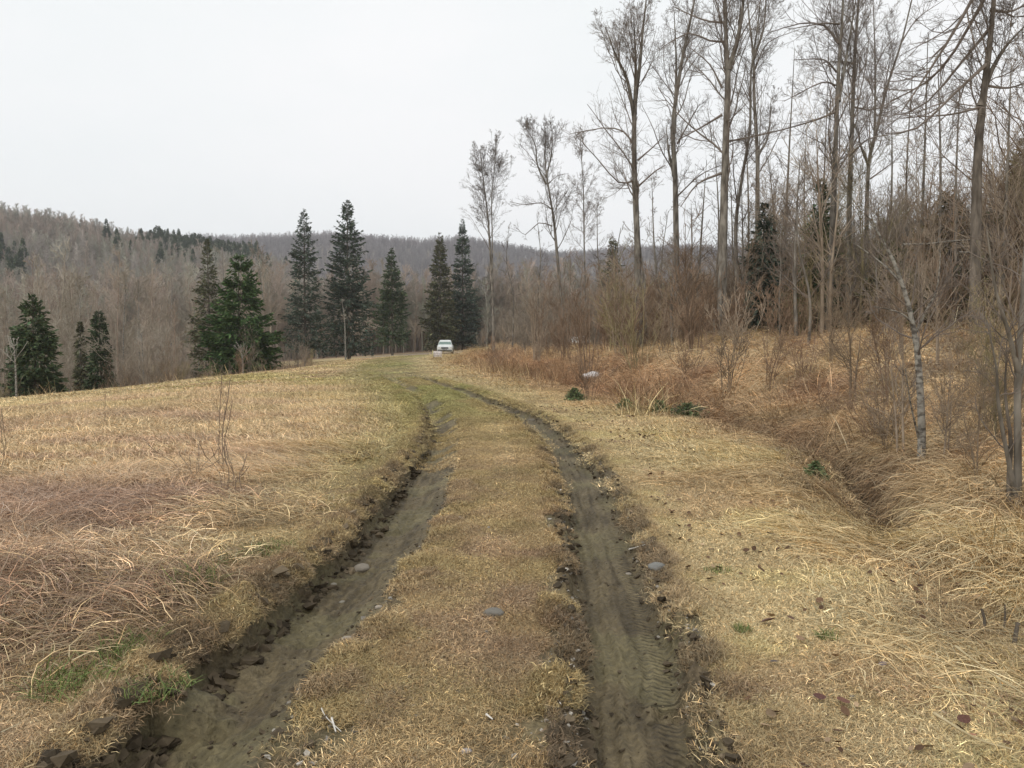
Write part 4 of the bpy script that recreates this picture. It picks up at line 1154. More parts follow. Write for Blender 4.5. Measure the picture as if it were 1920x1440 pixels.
# ------------------------------------------------------------------ conifers
def conifer(seed, h, rad, wood, leaf, dens=1.0, bare=0.06, droop=0.35, shape=0.8, spray=0.30):
    g = np.random.default_rng(seed)
    c, r = stem([np.array([0, 0, -.3]), np.array([g.normal(0, .04), 0, h * .5]), np.array([0, g.normal(0, .05), h])], h * 0.011, 0.012, 12)
    nw = int(max(38, h * 4.4) * (1.25 if dens > 1.05 else 1.0))
    zz = np.sort(g.uniform(bare, 1, nw)) ** 0.93
    zz = np.repeat(zz, g.integers(5, 8, nw))
    zz = np.clip(zz + g.normal(0, .012, len(zz)), bare, .995)
    K = len(zz)
    az = g.uniform(0, 2 * math.pi, K)
    L = rad * ((1 - zz) ** shape * 1.0 + 0.03) * g.uniform(.72 if dens > 1.05 else .52, 1.12, K) * (0.72 + 0.28 * np.clip((zz - bare) / .18, 0, 1))
    L *= 1 + 0.10 * np.sin(az * 2 + g.uniform(0, 6)) * np.cos(zz * 9)
    e = np.where(zz > .8, .45, .12) - droop * (1 - zz) + g.normal(0, .17, K)
    n = 5
    p = np.stack([0 * zz, 0 * zz, zz * h], 1)
    rows = [p]
    for k in range(n - 1):
        d = np.stack([np.cos(az) * np.cos(e), np.sin(az) * np.cos(e), np.sin(e)], 1)
        p = p + d * (L / (n - 1))[:, None]
        rows.append(p)
        e = e + 0.13 * g.uniform(0.3, 1.4, K)
    Pm = np.stack(rows, 1)
    Rm = np.maximum((0.010 * L[:, None] + 0.004) * np.linspace(1, .3, n)[None], .004)
    V, Fq = tubes([(c[None], r[None], 7), (Pm, Rm, 3)])
    trunk = np_mesh('trunk', V, Fq, wood)
    # needle sprays: narrow leaf-shaped blades off both sides of each branch
    cnt = np.maximum(10, (L * 34 * dens).astype(int))
    par = np.repeat(np.arange(K), cnt)
    M = len(par)
    t = g.uniform(.12, 1.0, M) ** 0.8
    f = t * (n - 1); i = np.minimum(f.astype(int), n - 2); fr = (f - i)[:, None]
    q = Pm[par, i] * (1 - fr) + Pm[par, i + 1] * fr
    d0 = norm(Pm[par, i + 1] - Pm[par, i])
    sidev = norm(np.cross(d0, np.array([0, 0, 1.0])))
    sg = np.where(g.uniform(0, 1, M) < .5, -1, 1)[:, None]
    dr = norm(d0 * g.uniform(.5, 1.1, M)[:, None] + sidev * sg * g.uniform(.1, .9, M)[:, None] + np.array([0, 0, 1.0]) * g.uniform(-.75, .12, M)[:, None])
    ln = (spray * g.uniform(.5, 1.3, M) * (0.5 + 0.5 * np.minimum(1, L[par] / 1.2)))[:, None]
    wv = norm(np.cross(dr, g.normal(0, 1, (M, 3))))
    wd = ln * g.uniform(.09, .20, M)[:, None]
    a = q; b2 = q + dr * ln * .5 + wv * wd; c2 = q + dr * ln * .5 - wv * wd; tip = q + dr * ln
    V = np.concatenate([a, b2, tip, c2])
    M2 = int(M * .2)
    tz = np.clip(1 - (1 - bare) * np.sqrt(g.uniform(0, 1, M2)), bare, .97)
    rr = rad * ((1 - tz) ** shape + .03) * np.sqrt(g.uniform(0.02, .5, M2)); aa = g.uniform(0, 2 * math.pi, M2)
    q2 = np.stack([rr * np.cos(aa), rr * np.sin(aa), tz * h - .25 * rr * droop * 2], 1)
    d2 = norm(np.stack([np.cos(aa), np.sin(aa), g.normal(-.5, .5, M2)], 1) + g.normal(0, .35, (M2, 3)))
    l2 = (spray * g.uniform(.6, 1.4, M2))[:, None]
    w2 = norm(np.cross(d2, g.normal(0, 1, (M2, 3)))) * l2 * g.uniform(.1, .2, M2)[:, None]
    V = np.concatenate([np.concatenate([a, q2]), np.concatenate([b2, q2 + d2 * l2 * .5 + w2]), np.concatenate([tip, q2 + d2 * l2]), np.concatenate([c2, q2 + d2 * l2 * .5 - w2])])
    M = M + M2
    ii = np.arange(M)
    fc = np.stack([ii, ii + M, ii + 2 * M, ii + 3 * M], 1)
    br = np.exp(g.normal(0, .30, M))
    cc = np.tile(np.stack([br * (1 + g.normal(0, .1, M)), br, br], 1), (4, 1))
    crown = np_mesh('crown', V, [fc], leaf, False, cc)
    return trunk, crown
def needle_mat(name, c):
    return simple_mat(name, tuple(0.8 * v for v in c), tuple(1.25 * v for v in c), scale=1.2, rough=0.7, usecol=True, rnd=0.12)
M_N1 = needle_mat('dark_green_needles', (0.064, 0.088, 0.042))
M_N2 = needle_mat('olive_needles', (0.098, 0.098, 0.052))
M_N3 = needle_mat('fresh_green_needles', (0.064, 0.106, 0.036))
M_N4 = needle_mat('blue_green_needles', (0.078, 0.100, 0.072))
M_N5 = needle_mat('bronze_needles', (0.125, 0.095, 0.045))
CONS = [ # px, top py, Y, width px, mat, dens, bare, kwargs, label
 (65, 556, 36, 118, M_N1, 1.3, .02, dict(shape=.62), 'small dense dark spruce, nearest to the hay field edge'),
 (188, 580, 46, 66, M_N1, 1.3, .02, dict(shape=.6), 'small dark spruce with a smaller one leaning at its flank'),
 (152, 604, 47, 38, M_N2, 1.2, .02, {}, 'smallest olive spruce at the flank of a small dark one'),
 (28, 622, 37, 36, M_N1, 1.0, .02, {}, 'slim little spruce beside the nearest dense spruce'),
 (393, 450, 60, 92, M_N2, .75, .10, dict(droop=.3), 'ragged olive spruce standing beside the bright green one'),
 (452, 480, 54, 128, M_N3, 1.5, .02, dict(shape=.6), 'broad dense bright green spruce at the hay field edge'),
 (574, 393, 76, 98, M_N4, .65, .08, dict(droop=.15), 'tall thin spruce with bare grey branches around its middle'),
 (655, 377, 80, 112, M_N4, .95, .05, dict(droop=.25, shape=.7), 'tallest spruce, grey green, rising above the far ridge'),
 (736, 466, 98, 78, M_N1, 1.0, .10, dict(droop=.2), 'dark spruce by the gravel lane with a bare lower trunk'),
 (826, 437, 108, 84, M_N2, 1.2, .03, {}, 'olive dark spruce directly behind the parked white car'),
 (868, 411, 112, 72, M_N4, .9, .05, {}, 'taller spruce with twin tip to the rear of the parked white car'),
 (1533, 338, 28.5, 120, M_N1, 1.0, .06, {}, 'dark olive spruce behind the close pair of bare trees'),
 (1428, 384, 31, 110, M_N4, .9, .05, {}, 'bluish spruce behind the slender forked tree'),
 (1148, 436, 66, 70, M_N2, .7, .08, dict(droop=.1), 'ragged olive conifer behind the tree with the arched limb'),
 (1300, 505, 60, 90, M_N2, .8, .05, {}, 'low olive conifer half buried in brush between two big trunks'),
 (1770, 350, 29, 170, M_N5, .9, .05, dict(droop=.2), 'bronze leaved conifer in the dark wood behind the thick dark tree'),
 (1905, 262, 26, 180, M_N5, .9, .04, dict(droop=.2), 'tall bronze conifer at the near end of the dark wood'),
 (1660, 450, 28, 130, M_N2, .8, .05, {}, 'olive conifer deep behind the birch'),
 (1845, 400, 25, 150, M_N2, 1.0, .04, {}, 'broad olive conifer filling the dark wood below the bronze ones'),
 (1720, 500, 24, 110, M_N2, .8, .04, {}, 'short olive conifer in the brush right behind the birch'),
]
for k, (px, top, Y, w, lm, dens, bare, kw, lab) in enumerate(CONS):
    b = foot(px, Y)
    h = P(px, top, Y)[2] - b[2]
    rad = w / F * Y * .5 * (1.28 if dens > 1.45 else 1.02 if dens > 1.05 else 1.22)
    tr, cr = conifer(1300 + k, h, rad, M_BARKD, lm, dens * (1.0 if Y < 60 else .8), bare, spray=.24 + .0012 * Y, **kw)
    o = empty('spruce_tree', b)
    tag(o, lab, 'spruce', 'spruces and other conifers')
    link('trunk', tr, o); link('crown', cr, o)
FIRM = needle_mat('seedling_needles', (0.14, 0.18, 0.08))
for k, (px, py, h, w, lab) in enumerate([(1078, 752, .5, .42, 'little green fir below the rusty shrub with the white bag'), (1172, 768, .36, .3, 'smallest roundish green fir at the verge edge'), (1236, 776, .42, .34, 'little green fir touching a wider low one'), (1288, 782, .40, .62, 'widest low green fir at the foot of the brush'), (1528, 905, .36, .17, 'faint green fir seedling on the ditch side')]):
    p = ground_at(px, py)
    tr, cr = conifer(1400 + k, h * .6, w * .8, M_BARKD, FIRM, .9, .03, .1, .7, spray=.08)
    o = empty('fir_seedling', p); tag(o, lab, 'fir', 'little firs along the verge')
    link('trunk', tr, o); link('crown', cr, o)

# ------------------------------------------------------------------ grey wood behind the field and the wooded hills
def proto_tree(seed, h, mat_t, rmin, den=(7, 4), n1=24, levels=2, len1=.26):
    g = np.random.default_rng(seed)
    st = [stem([np.array([0, 0, -.3]), np.array([g.normal(0, .15), g.normal(0, .15), h * .45]), np.array([g.normal(0, .3), g.normal(0, .3), h])], h * .009, rmin, 12)]
    cr = crown_groups(st, g, (n1,), (h * len1,), (.25,), levels, den=den + (2,), rmin=rmin, ang1=(.4, .9))
    return st, cr
MIDT = []
for k in range(6):
    st, cr = proto_tree(1500 + k, (11, 13, 10, 12, 9, 14)[k], M_FARTW, .014, (7, 5))
    t = np_mesh('trunk', *tubes([(c[None], r[None], 5) for c, r in st]), M_BIRCH if k == 4 else M_TWIGP, True)
    c = np_mesh('crown', *tubes([(p, r, 3) for p, r, s in cr]), M_FARTW)
    MIDT.append((t, c))
def mid_tree(k, x, y, sc, tint, label, group):
    o = empty('bare_tree', (x, y, H1(x, y) - .05), RNG.uniform(0, 6.28))
    o.scale = (sc, sc, sc * RNG.uniform(.9, 1.15))
    label = f'{"short" if sc < .6 else "tall" if sc > .9 else "medium"} {label.split(" bare")[0]} bare tree, {where(x, y)}, {"near the field" if y < 75 else "deep in wood"}'
    tag(o, label, 'tree', group)
    for nm, me in zip(('trunk', 'crown'), MIDT[k]):
        q = link(nm, me, o); q.color = (*tint, 1)
    return o
GREYS = [((1.15, 1.1, 1.02), 'pale grey'), ((1.0, .9, .82), 'grey brown'), ((1.06, .92, .84), 'reddish grey'), ((.85, .8, .72), 'dull dark grey')]
cnt = 0
for it in range(6000):
    if cnt >= 170:
        break
    px = RNG.uniform(-120, 800); y = RNG.uniform(38, 150)
    x = (px - 960) / F * y
    z, m = terrain(np.array([x]), np.array([y]))
    if m['over'][0] < 4 and not y > 104:
        continue
    if (px > 690 and y < 108) or clear_of_spruces(np.array([x]), np.array([y]))[0] < .5:
        continue
    gk = int(RNG.integers(0, 4))
    top = 500 - 25 * RNG.uniform(-1, 1) + (70 if px < 60 else 0) + max(0, (px - 480)) * .12
    h = (P(px, top, y)[2] - z[0]) * RNG.uniform(.7, 1.0)
    k = cnt % 6
    sc = np.clip(h / (11, 13, 10, 12, 9, 14)[k], .3, 1.3)
    mid_tree(k, x, y, sc, GREYS[gk][0], f'{GREYS[gk][1]} bare tree in the wood below the hay field', f'{GREYS[gk][1]} bare trees in the wood below the hay field')
    cnt += 1
# brush at the foot of that wood
cnt = 0
for it in range(4000):
    if cnt >= 90:
        break
    px = RNG.uniform(-150, 800); y = RNG.uniform(22, 90)
    x = (px - 960) / F * y
    z, m = terrain(np.array([x]), np.array([y]))
    ov = m['over'][0]
    if not (0.8 < ov < 9) or RNG.uniform() > clear_of_spruces(np.array([x]), np.array([y]))[0] + .25:
        continue
    tk = int(RNG.integers(0, 5))
    put('shrub', BUSH[cnt % 6], x, y, RNG.uniform(0, 6.28), RNG.uniform(.35, .62), tk, f'{TINTS[tk][1]} bare shrub along the hay field edge', 'shrub', f'{TINTS[tk][1]} shrubs along the hay field edge')
    cnt += 1
stuff_trees('thicket', BUSH, 2400, 24, 120, -46, -6, lambda x, y, m: (m['over'] > 1.2) * 1.0, .5, .95, 'tangle of bare brush in the hollow below the hay field', 'undergrowth')
# pale leaning birch stems that stand out on that edge
for k, (px, py0, top, tpx, Y, w, lab) in enumerate([(268, 690, 612, 262, 55, 4, 'short white leaning birch stem in front of the grey wood'), (418, 640, 470, 417, 66, 3.4, 'white birch stem between the olive and the bright green spruce'),
                                                  (28, 735, 640, 26, 34, 4.5, 'pale grey stem before the nearest dense spruce'), (455, 690, 655, 450, 50, 4, 'short pale stems at the foot of the bright green spruce'), (318, 640, 500, 322, 80, 3, 'thin tall pale birch in the grey wood'), (648, 640, 560, 640, 74, 3, 'thin pale stem at the foot of the tallest spruce')]):
    b = foot(px, Y)
    g = np.random.default_rng(1600 + k)
    st = [stem([b, P((px + tpx) / 2 + 2, (py0 + top) / 2, Y), P(tpx, top, Y)], w / F * Y * .5, .012, 10)]
    cr = crown_groups(st, g, (9,), (1.0,), (.5,), 1, den=(3, 3, 2), rmin=.008)
    make_tree('birch_tree', lab, 'tree', None, b, st, cr, M_BIRCH, M_FARTW, 6)

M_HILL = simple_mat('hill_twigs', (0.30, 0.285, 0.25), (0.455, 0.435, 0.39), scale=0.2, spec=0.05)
_nt = M_HILL.node_tree
_b = [q for q in _nt.nodes if q.type == 'BSDF_PRINCIPLED'][0]
_at = _nt.nodes.new('ShaderNodeAttribute'); _at.attribute_type = 'INSTANCER'; _at.attribute_name = 'tint'
_mx = _nt.nodes.new('ShaderNodeMix'); _mx.data_type = 'RGBA'; _mx.blend_type = 'MULTIPLY'; _mx.inputs['Factor'].default_value = 1
_nt.links.new(_b.inputs['Base Color'].links[0].from_socket, _mx.inputs[6])
_nt.links.new(_at.outputs['Color'], _mx.inputs[7]); _nt.links.new(_mx.outputs[2], _b.inputs['Base Color'])
FAR_T = []
for k in range(5):
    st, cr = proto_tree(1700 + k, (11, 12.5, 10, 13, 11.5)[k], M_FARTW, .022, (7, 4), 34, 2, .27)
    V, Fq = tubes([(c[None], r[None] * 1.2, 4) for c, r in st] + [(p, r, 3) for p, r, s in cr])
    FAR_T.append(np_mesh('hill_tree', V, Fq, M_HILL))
FAR_C = []
for k in range(3):
    tr, cr = conifer(1720 + k, (12, 14, 11)[k], (2.4, 2.6, 2.6)[k], M_BARKD, M_N1, .5, .04, spray=.62)
    FAR_C.append(cr)
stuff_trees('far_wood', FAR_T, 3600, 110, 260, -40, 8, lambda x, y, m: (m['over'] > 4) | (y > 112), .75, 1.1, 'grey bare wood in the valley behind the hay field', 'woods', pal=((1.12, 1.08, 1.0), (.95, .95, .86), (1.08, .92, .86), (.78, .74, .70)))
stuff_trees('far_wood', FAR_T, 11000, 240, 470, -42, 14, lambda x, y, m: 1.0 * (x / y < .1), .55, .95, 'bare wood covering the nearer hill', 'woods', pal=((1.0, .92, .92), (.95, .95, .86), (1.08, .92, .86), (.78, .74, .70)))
stuff_trees('far_wood', FAR_T, 20000, 450, 930, -36, 36, lambda x, y, m: np.where((x / y > -.42), 1.0, .25), .7, 1.1, 'bare wood covering the far ridge, tinted purplish as by haze', 'woods', pal=((.82, .76, .86), (.74, .70, .80), (.66, .64, .72)))  # bluish purple of distance haze put into the tree tint
def k_pines(x, y, m):
    px = 960 + F * x / y
    return ss(262, 290, px) * ss(520, 440, px) * ss(330, 350, y) * ss(420, 395, y) + 0.002 + 0.3 * (np.hypot((px - 15) / 40, (y - 250) / 16) < 1) + .02 * (fbm(x * .02, y * .02, 2, 991) > .66)
stuff_trees('pine_wood', FAR_C, 9500, 230, 440, -40, 0, k_pines, .7, 1.1, 'dark evergreen stand on the crest of the nearer hill', 'woods')

# ------------------------------------------------------------------ parked white car, sign, bag
M_WHITE = simple_mat('white_car_paint', (0.66, 0.68, 0.66), (0.74, 0.75, 0.73), scale=1.5, rough=0.3, spec=0.5)
M_GLASS = simple_mat('car_glass', (0.13, 0.19, 0.165), (0.19, 0.26, 0.23), scale=2, rough=0.08, spec=0.6)
M_BLACK = simple_mat('black_rubber', (0.015, 0.015, 0.016), (0.03, 0.03, 0.03), rough=0.7)
M_DARK = simple_mat('dark_grille', (0.03, 0.035, 0.05), (0.06, 0.065, 0.085), rough=0.4)
M_RIM = simple_mat('wheel_metal', (0.35, 0.35, 0.36), (0.5, 0.5, 0.5), rough=0.35, metallic=.8)
M_LAMP = simple_mat('headlight_lens', (0.7, 0.68, 0.66), (0.85, 0.83, 0.8), rough=0.12, spec=0.6)
M_GREYP = simple_mat('grey_bumper', (0.10, 0.11, 0.12), (0.16, 0.165, 0.17), rough=0.5)
def loft(sections, cap=True):
    n = len(sections[0])
    V = np.concatenate([np.asarray(s, float) for s in sections])
    Fq = []
    for i in range(len(sections) - 1):
        for j in range(n):
            Fq.append((i * n + j, i * n + (j + 1) % n, (i + 1) * n + (j + 1) % n, (i + 1) * n + j))
    me = bpy.data.meshes.new('loft')
    faces = Fq + ([tuple(range(n))[::-1], tuple((len(sections) - 1) * n + j for j in range(n))] if cap else [])
    me.from_pydata(V.tolist(), [], faces)
    me.update()
    return me
def body_sec(y, hw, z0, z1, tuck=.06):
    return [(-hw + .05, y, z0), (hw - .05, y, z0), (hw, y, z0 + .12), (hw, y, z1 - .18), (hw - tuck, y, z1 - .04), (hw - tuck - .08, y, z1), (-hw + tuck + .08, y, z1), (-hw + tuck, y, z1 - .04), (-hw, y, z1 - .18), (-hw, y, z0 + .12)]
def cab_sec(y, hb, ht, z0, z1):
    return [(-hb, y, z0), (hb, y, z0), (ht + .04, y, z1 - .1), (ht - .06, y, z1), (-ht + .06, y, z1), (-ht - .04, y, z1 - .1)]
def quad(pts):
    me = bpy.data.meshes.new('pane')
    p = [Vector(q) for q in pts]
    nrm = (p[1] - p[0]).cross(p[2] - p[0]).normalized() * .012
    v = [tuple(q) for q in p] + [tuple(q - nrm) for q in p]
    n = len(p)
    me.from_pydata(v, [], [tuple(range(n)), tuple(range(2 * n - 1, n - 1, -1))] + [(i, i + n, (i + 1) % n + n, (i + 1) % n) for i in range(n)])
    me.update()
    return me
def box(a, b, bev=.02):
    bm = bmesh.new()
    bmesh.ops.create_cube(bm, size=1)
    a, b = Vector(a), Vector(b)
    for v in bm.verts:
        v.co = Vector((a[i] + (v.co[i] + .5) * (b[i] - a[i]) for i in range(3)))
    if bev:
        bmesh.ops.bevel(bm, geom=bm.edges[:], offset=bev, segments=2, affect='EDGES')
    me = bpy.data.meshes.new('box'); bm.to_mesh(me); bm.free()
    return me
def wheel_meshes():
    out = []
    for r0, r1, w in ((.33, .21, .2), (.21, .03, .14)):
        bm = bmesh.new()
        n = 24
        rings = []
        for (rr, xx) in ((r1, -w / 2), (r0 - .02, -w / 2), (r0, -w / 2 + .03), (r0, w / 2 - .03), (r0 - .02, w / 2), (r1, w / 2)):
            rings.append([bm.verts.new((xx, rr * math.cos(2 * math.pi * k / n), rr * math.sin(2 * math.pi * k / n))) for k in range(n)])
        for a, b in zip(rings[:-1], rings[1:]):
            for k in range(n):
                bm.faces.new((a[k], a[(k + 1) % n], b[(k + 1) % n], b[k]))
        if r1 < .05:
            bm.faces.new(rings[0][::-1]); bm.faces.new(rings[-1])
        me = bpy.data.meshes.new('wheel'); bm.to_mesh(me); bm.free()
        out.append(me)
    return out
def make_car():
    """front faces -Y, wheels rest on z=0"""
    c = empty('parked_car', (0, 0, 0))
    link('body', loft([body_sec(-2.12, .70, .34, .70), body_sec(-2.05, .80, .26, .84), body_sec(-1.7, .86, .22, .92), body_sec(-.95, .88, .22, .98), body_sec(0, .885, .22, 1.0), body_sec(1.6, .88, .22, 1.0), body_sec(2.05, .84, .26, .98), body_sec(2.15, .78, .36, .9)]), c, M_WHITE)
    link('cabin', loft([cab_sec(-.98, .80, .78, .92, .99), cab_sec(-.30, .80, .60, .96, 1.50), cab_sec(.2, .80, .62, .96, 1.55), cab_sec(1.4, .80, .61, .96, 1.53), cab_sec(1.95, .78, .58, .95, 1.42), cab_sec(2.08, .76, .70, .95, 1.0)]), c, M_WHITE)
    link('windscreen', quad([(-.72, -.905, 1.055), (.72, -.905, 1.055), (.565, -.37, 1.445), (-.565, -.37, 1.445)]), c, M_GLASS)
    for s in (-1, 1):
        pts = [(s * .805, -.45, 1.04), (s * .805, 1.6, 1.04), (s * .655, 1.5, 1.42), (s * .655, -.1, 1.42)]
        link('side_window', quad(pts if s > 0 else pts[::-1]), c, M_GLASS)
        link('headlight', box((s * .42 - (.3 if s < 0 else 0), -2.14, .64), (s * .42 + (.3 if s > 0 else 0), -2.0, .79), .03), c, M_LAMP)
        m = link('wing_mirror', box((s * .95 - .1, -.72, 1.0), (s * .95 + .1, -.6, 1.13), .03), c, M_BLACK)
        for yy in (-1.32, 1.35):
            t, r_ = wheel_meshes()
            w = empty('wheel', (s * .80, yy, .33)); w.parent = c
            link('tyre', t, w, M_BLACK); link('rim', r_, w, M_RIM)
    link('grille', box((-.40, -2.16, .60), (.40, -2.08, .76), .015), c, M_DARK)
    link('bumper', box((-.78, -2.2, .30), (.78, -2.0, .50), .04), c, M_GREYP)
    link('number_plate', box((-.26, -2.225, .42), (.26, -2.203, .53), .004), c, M_DARK)
    link('rear_window', quad([(.66, 2.04, 1.08), (-.66, 2.04, 1.08), (-.56, 1.99, 1.38), (.56, 1.99, 1.38)]), c, M_GLASS)
    return c
car = make_car()
cx_, cy_ = (835 - 960) / F * 89, 89.0
car.location = (cx_, cy_, H1(cx_, cy_) - .01)
car.rotation_euler = (0, 0, R(3))
tag(car, 'white parked car facing the field in front of two dark spruces', 'car')
for (px, Y, rz, lab) in ((1070, 92, 70, 'pale parked car half hidden by brush, with only a patch of flank showing'), (1102, 96, 20, 'pale parked car half hidden by brush, with greenish windscreen showing')):
    c = copy_tree(car)
    x = (px - 960) / F * Y
    c.location = (x, Y, H1(x, Y) - .01 + 0)
    c.rotation_euler = (0, 0, R(rz))
    c['label'] = lab
# small white sign by the track
sx, sy = (820 - 960) / F * 57, 57.0
sg = empty('sign', (sx, sy, H1(sx, sy)), R(-6))
sg.scale = (.85, .85, .85)
tag(sg, 'small low white sign board on the grass in front of the white car', 'sign')
M_SIGN = simple_mat('white_sign', (0.62, 0.58, 0.58), (0.78, 0.73, 0.73), scale=3)
M_SIGNL = simple_mat('sign_print', (0.42, 0.38, 0.40), (0.5, 0.46, 0.47), scale=3)
M_YEL = simple_mat('yellow_paint', (0.55, 0.50, 0.26), (0.65, 0.6, 0.34), scale=4)
link('board', box((-.33, -.015, .08), (.33, .015, .58), .006), sg, M_SIGN)
link('band', box((-.28, -.019, .34), (.28, -.016, .40), 0), sg, M_SIGNL)
link('band', box((-.26, -.019, .20), (.24, -.016, .26), 0), sg, M_SIGNL)
link('post', box((-.42, -.025, -.15), (-.34, .025, .62), .006), sg, M_YEL)
link('post', box((.345, -.02, -.15), (.385, .02, .56), .006), sg, M_SIGN)
# white bag under the shrub
p = BAG
M_BAG = simple_mat('white_plastic', (0.62, 0.6, 0.6), (0.82, 0.8, 0.8), scale=5, rough=0.45, bump=.4, spec=.4)
bm = bmesh.new()
bmesh.ops.create_icosphere(bm, subdivisions=3, radius=1)
for v in bm.verts:
    c = v.co
    n = math.sin(5 * c.x + 2 * c.z) * .10 + math.sin(9 * c.y + 4 * c.x) * .07 + math.sin(13 * c.z + 7 * c.x) * .05
    v.co = c * (1 + n)
    v.co.x *= .30; v.co.y *= .22; v.co.z = max(v.co.z, -.6) * .13 + .08
    if c.x > .8:
        v.co.z += .05; v.co.y *= .5
me = bpy.data.meshes.new('bag'); bm.to_mesh(me); bm.free()
for q in me.polygons: q.use_smooth = True
o = link('plastic_bag', me, None, M_BAG); o.location = p + np.array([0, 0, .03]); o.scale = (p[1] / 25 * 1.05,) * 3
tag(o, 'crumpled white plastic bag lying under the rusty shrub', 'bag')

# ------------------------------------------------------------------ stones, leaves, sticks and tufts by the track
def stone(px, py, w_px, col, lab, flatz=.5, seed=0, sink=.40):
    p = ground_at(px, py)
    r = w_px / F * p[1] * .5
    m = simple_mat('stone_surface', tuple(.7 * c for c in col), tuple(1.15 * c for c in col), scale=30, rough=.85, bump=.3)
    me = lump('stone', seed, m, 3, .13, flatz)
    for q in me.polygons: q.use_smooth = True
    o = link('stone', me)
    o.location = p + np.array([0, 0, r * flatz * (1 - 2 * sink) * .8])
    o.scale = (r, r * .8, r)
    o.rotation_euler = (RNG.uniform(-.15, .15), RNG.uniform(-.15, .15), RNG.uniform(-.5, .5))
    tag(o, lab, 'stone', 'stones lying along the track')
for k, s in enumerate([
    (677, 1068, 33, (.24, .21, .17), 'large brownish stone lying in the deep rut beside the hay field'), (1231, 1070, 32, (.215, .21, .195), 'smooth light grey stone at the outer edge of the straight rut'), (925, 1155, 40, (.19, .175, .15), 'flat grey stone sunk in the grass between the ruts'),
    (650, 1252, 26, (.22, .23, .18), 'greenish grey stone beside the inner edge of the deep rut'), (874, 1416, 24, (.38, .34, .32), 'pale pinkish stone on the grass between the ruts, nearest one'), (654, 1200, 24, (.36, .32, .27), 'small flat pale stone above the greenish grey one'),
    (710, 1141, 16, (.38, .33, .27), 'tiny pale stone up the grass from the flat pale one'), (626, 1102, 15, (.24, .22, .18), 'round pebble in the deep rut below the large stone'), (1178, 1077, 12, (.33, .29, .24), 'small tan stone on the floor of the straight rut'), (642, 1130, 12, (.26, .24, .20), 'small grey pebble in the deep rut'),
    (1107, 1410, 13, (.33, .31, .29), 'pale pebble on the gravelly lip of the straight rut'), (998, 790, 16, (.16, .14, .11), 'dark muddy stone at the bend of the straight rut'), (970, 776, 18, (.10, .085, .06), 'black mud lump at the bend of the straight rut')]):
    stone(*s, seed=600 + k)
def leaf_thing(px, py, w_px, col, lab, k):
    p = ground_at(px, py)
    m = simple_mat('dead_leaf_surface', tuple(.6 * c for c in col), tuple(1.2 * c for c in col), scale=20, rough=.6)
    me = leaf_mesh('fallen_leaf', 520 + k, m)
    o = link('fallen_leaf', me); s = .66 * w_px / F * p[1]
    o.location = p + np.array([0, 0, .035]); o.scale = (s, s, s)
    o.rotation_euler = (RNG.uniform(-.3, .3), RNG.uniform(-.3, .3), RNG.uniform(-.8, .8))
    tag(o, lab, 'leaf', 'large dead leaves on the grass')
for k, s in enumerate([(1580, 1338, 50, (.17, .08, .055), 'large reddish brown leaf lying on the straw'), (1536, 1330, 40, (.11, .05, .04), 'dark curled leaf touching the large reddish one'), (1440, 1180, 46, (.14, .08, .06), 'brown curled leaf beside a sprig of green grass'), (1482, 1172, 26, (.13, .075, .05), 'small dark leaf close to the brown curled one'),
                       (1452, 1255, 30, (.10, .085, .08), 'dark grey leaf in the grass near the rut'), (1806, 1370, 48, (.12, .055, .04), 'dark brown leaf under the long straws'), (1822, 1400, 30, (.40, .20, .12), 'small orange leaf under the long straws'), (1655, 1262, 28, (.17, .13, .12), 'greyish leaf lying alone in pale straw'), (1500, 1210, 30, (.26, .17, .10), 'tan leaf between the curled brown leaf and the dark grey one')]):
    leaf_thing(*s, k)
M_STICK = simple_mat('pale_stick', (0.45, 0.42, 0.37), (0.68, 0.64, 0.58), scale=12)
def stick(pix, w, lab, mat, cat='stick', lift_=.02, name='stick'):
    pts = [ground_at(*q) + np.array([0, 0, lift_]) for q in pix]
    c, r = stem(pts, w, w * .5, 8)
    V, Fq = tubes([(c[None] - c[0], r[None], 6)])
    o = link(name, np_mesh(name, V, Fq, mat, True)); o.location = c[0]
    tag(o, lab, cat)
stick([(622, 1360), (630, 1385)], .0055, 'thick short bleached stick on the grass between the ruts', M_STICK)
stick([(603, 1345), (612, 1362), (640, 1388)], .0028, 'thin bleached twig crossing the short thick stick', M_STICK)
stick([(1042, 1318), (1052, 1330)], .005, 'small pale splinter between the ruts', M_STICK)
stick([(912, 1352), (924, 1365)], .005, 'tan splinter on the brown grass between the ruts', M_STICK)
stick([(1180, 1035), (1210, 1030)], .006, 'small straw coloured stick by the straight rut', M_STICK)
M_CANE = simple_mat('dry_cane', (0.34, 0.27, 0.15), (0.50, 0.41, 0.25), scale=9)
stick([(1790, 850), (1700, 930), (1640, 975)], .006, 'long pale cane lying across the ditch', M_CANE, 'cane', .12, 'dead_cane')
stick([(1610, 910), (1650, 930), (1690, 945)], .006, 'pale twig bridging the dark ditch bottom', M_CANE, 'cane', .15, 'dead_cane')
stick([(1880, 945), (1800, 985), (1740, 1010)], .006, 'long straw cane lying down the near bank', M_CANE, 'cane', .14, 'dead_cane')
stick([(1790, 1245), (1860, 1300), (1925, 1345)], .006, 'long bent straw over the grass by the dark stubs', M_CANE, 'cane', .08, 'dead_cane')
stick([(1750, 1370), (1830, 1420), (1900, 1445)], .006, 'long straw lying near the dark brown leaf', M_CANE, 'cane', .06, 'dead_cane')
stick([(1715, 1105), (1760, 1075), (1790, 1125)], .005, 'kinked pale straw above the grass below the ditch', M_CANE, 'cane', .1, 'dead_cane')
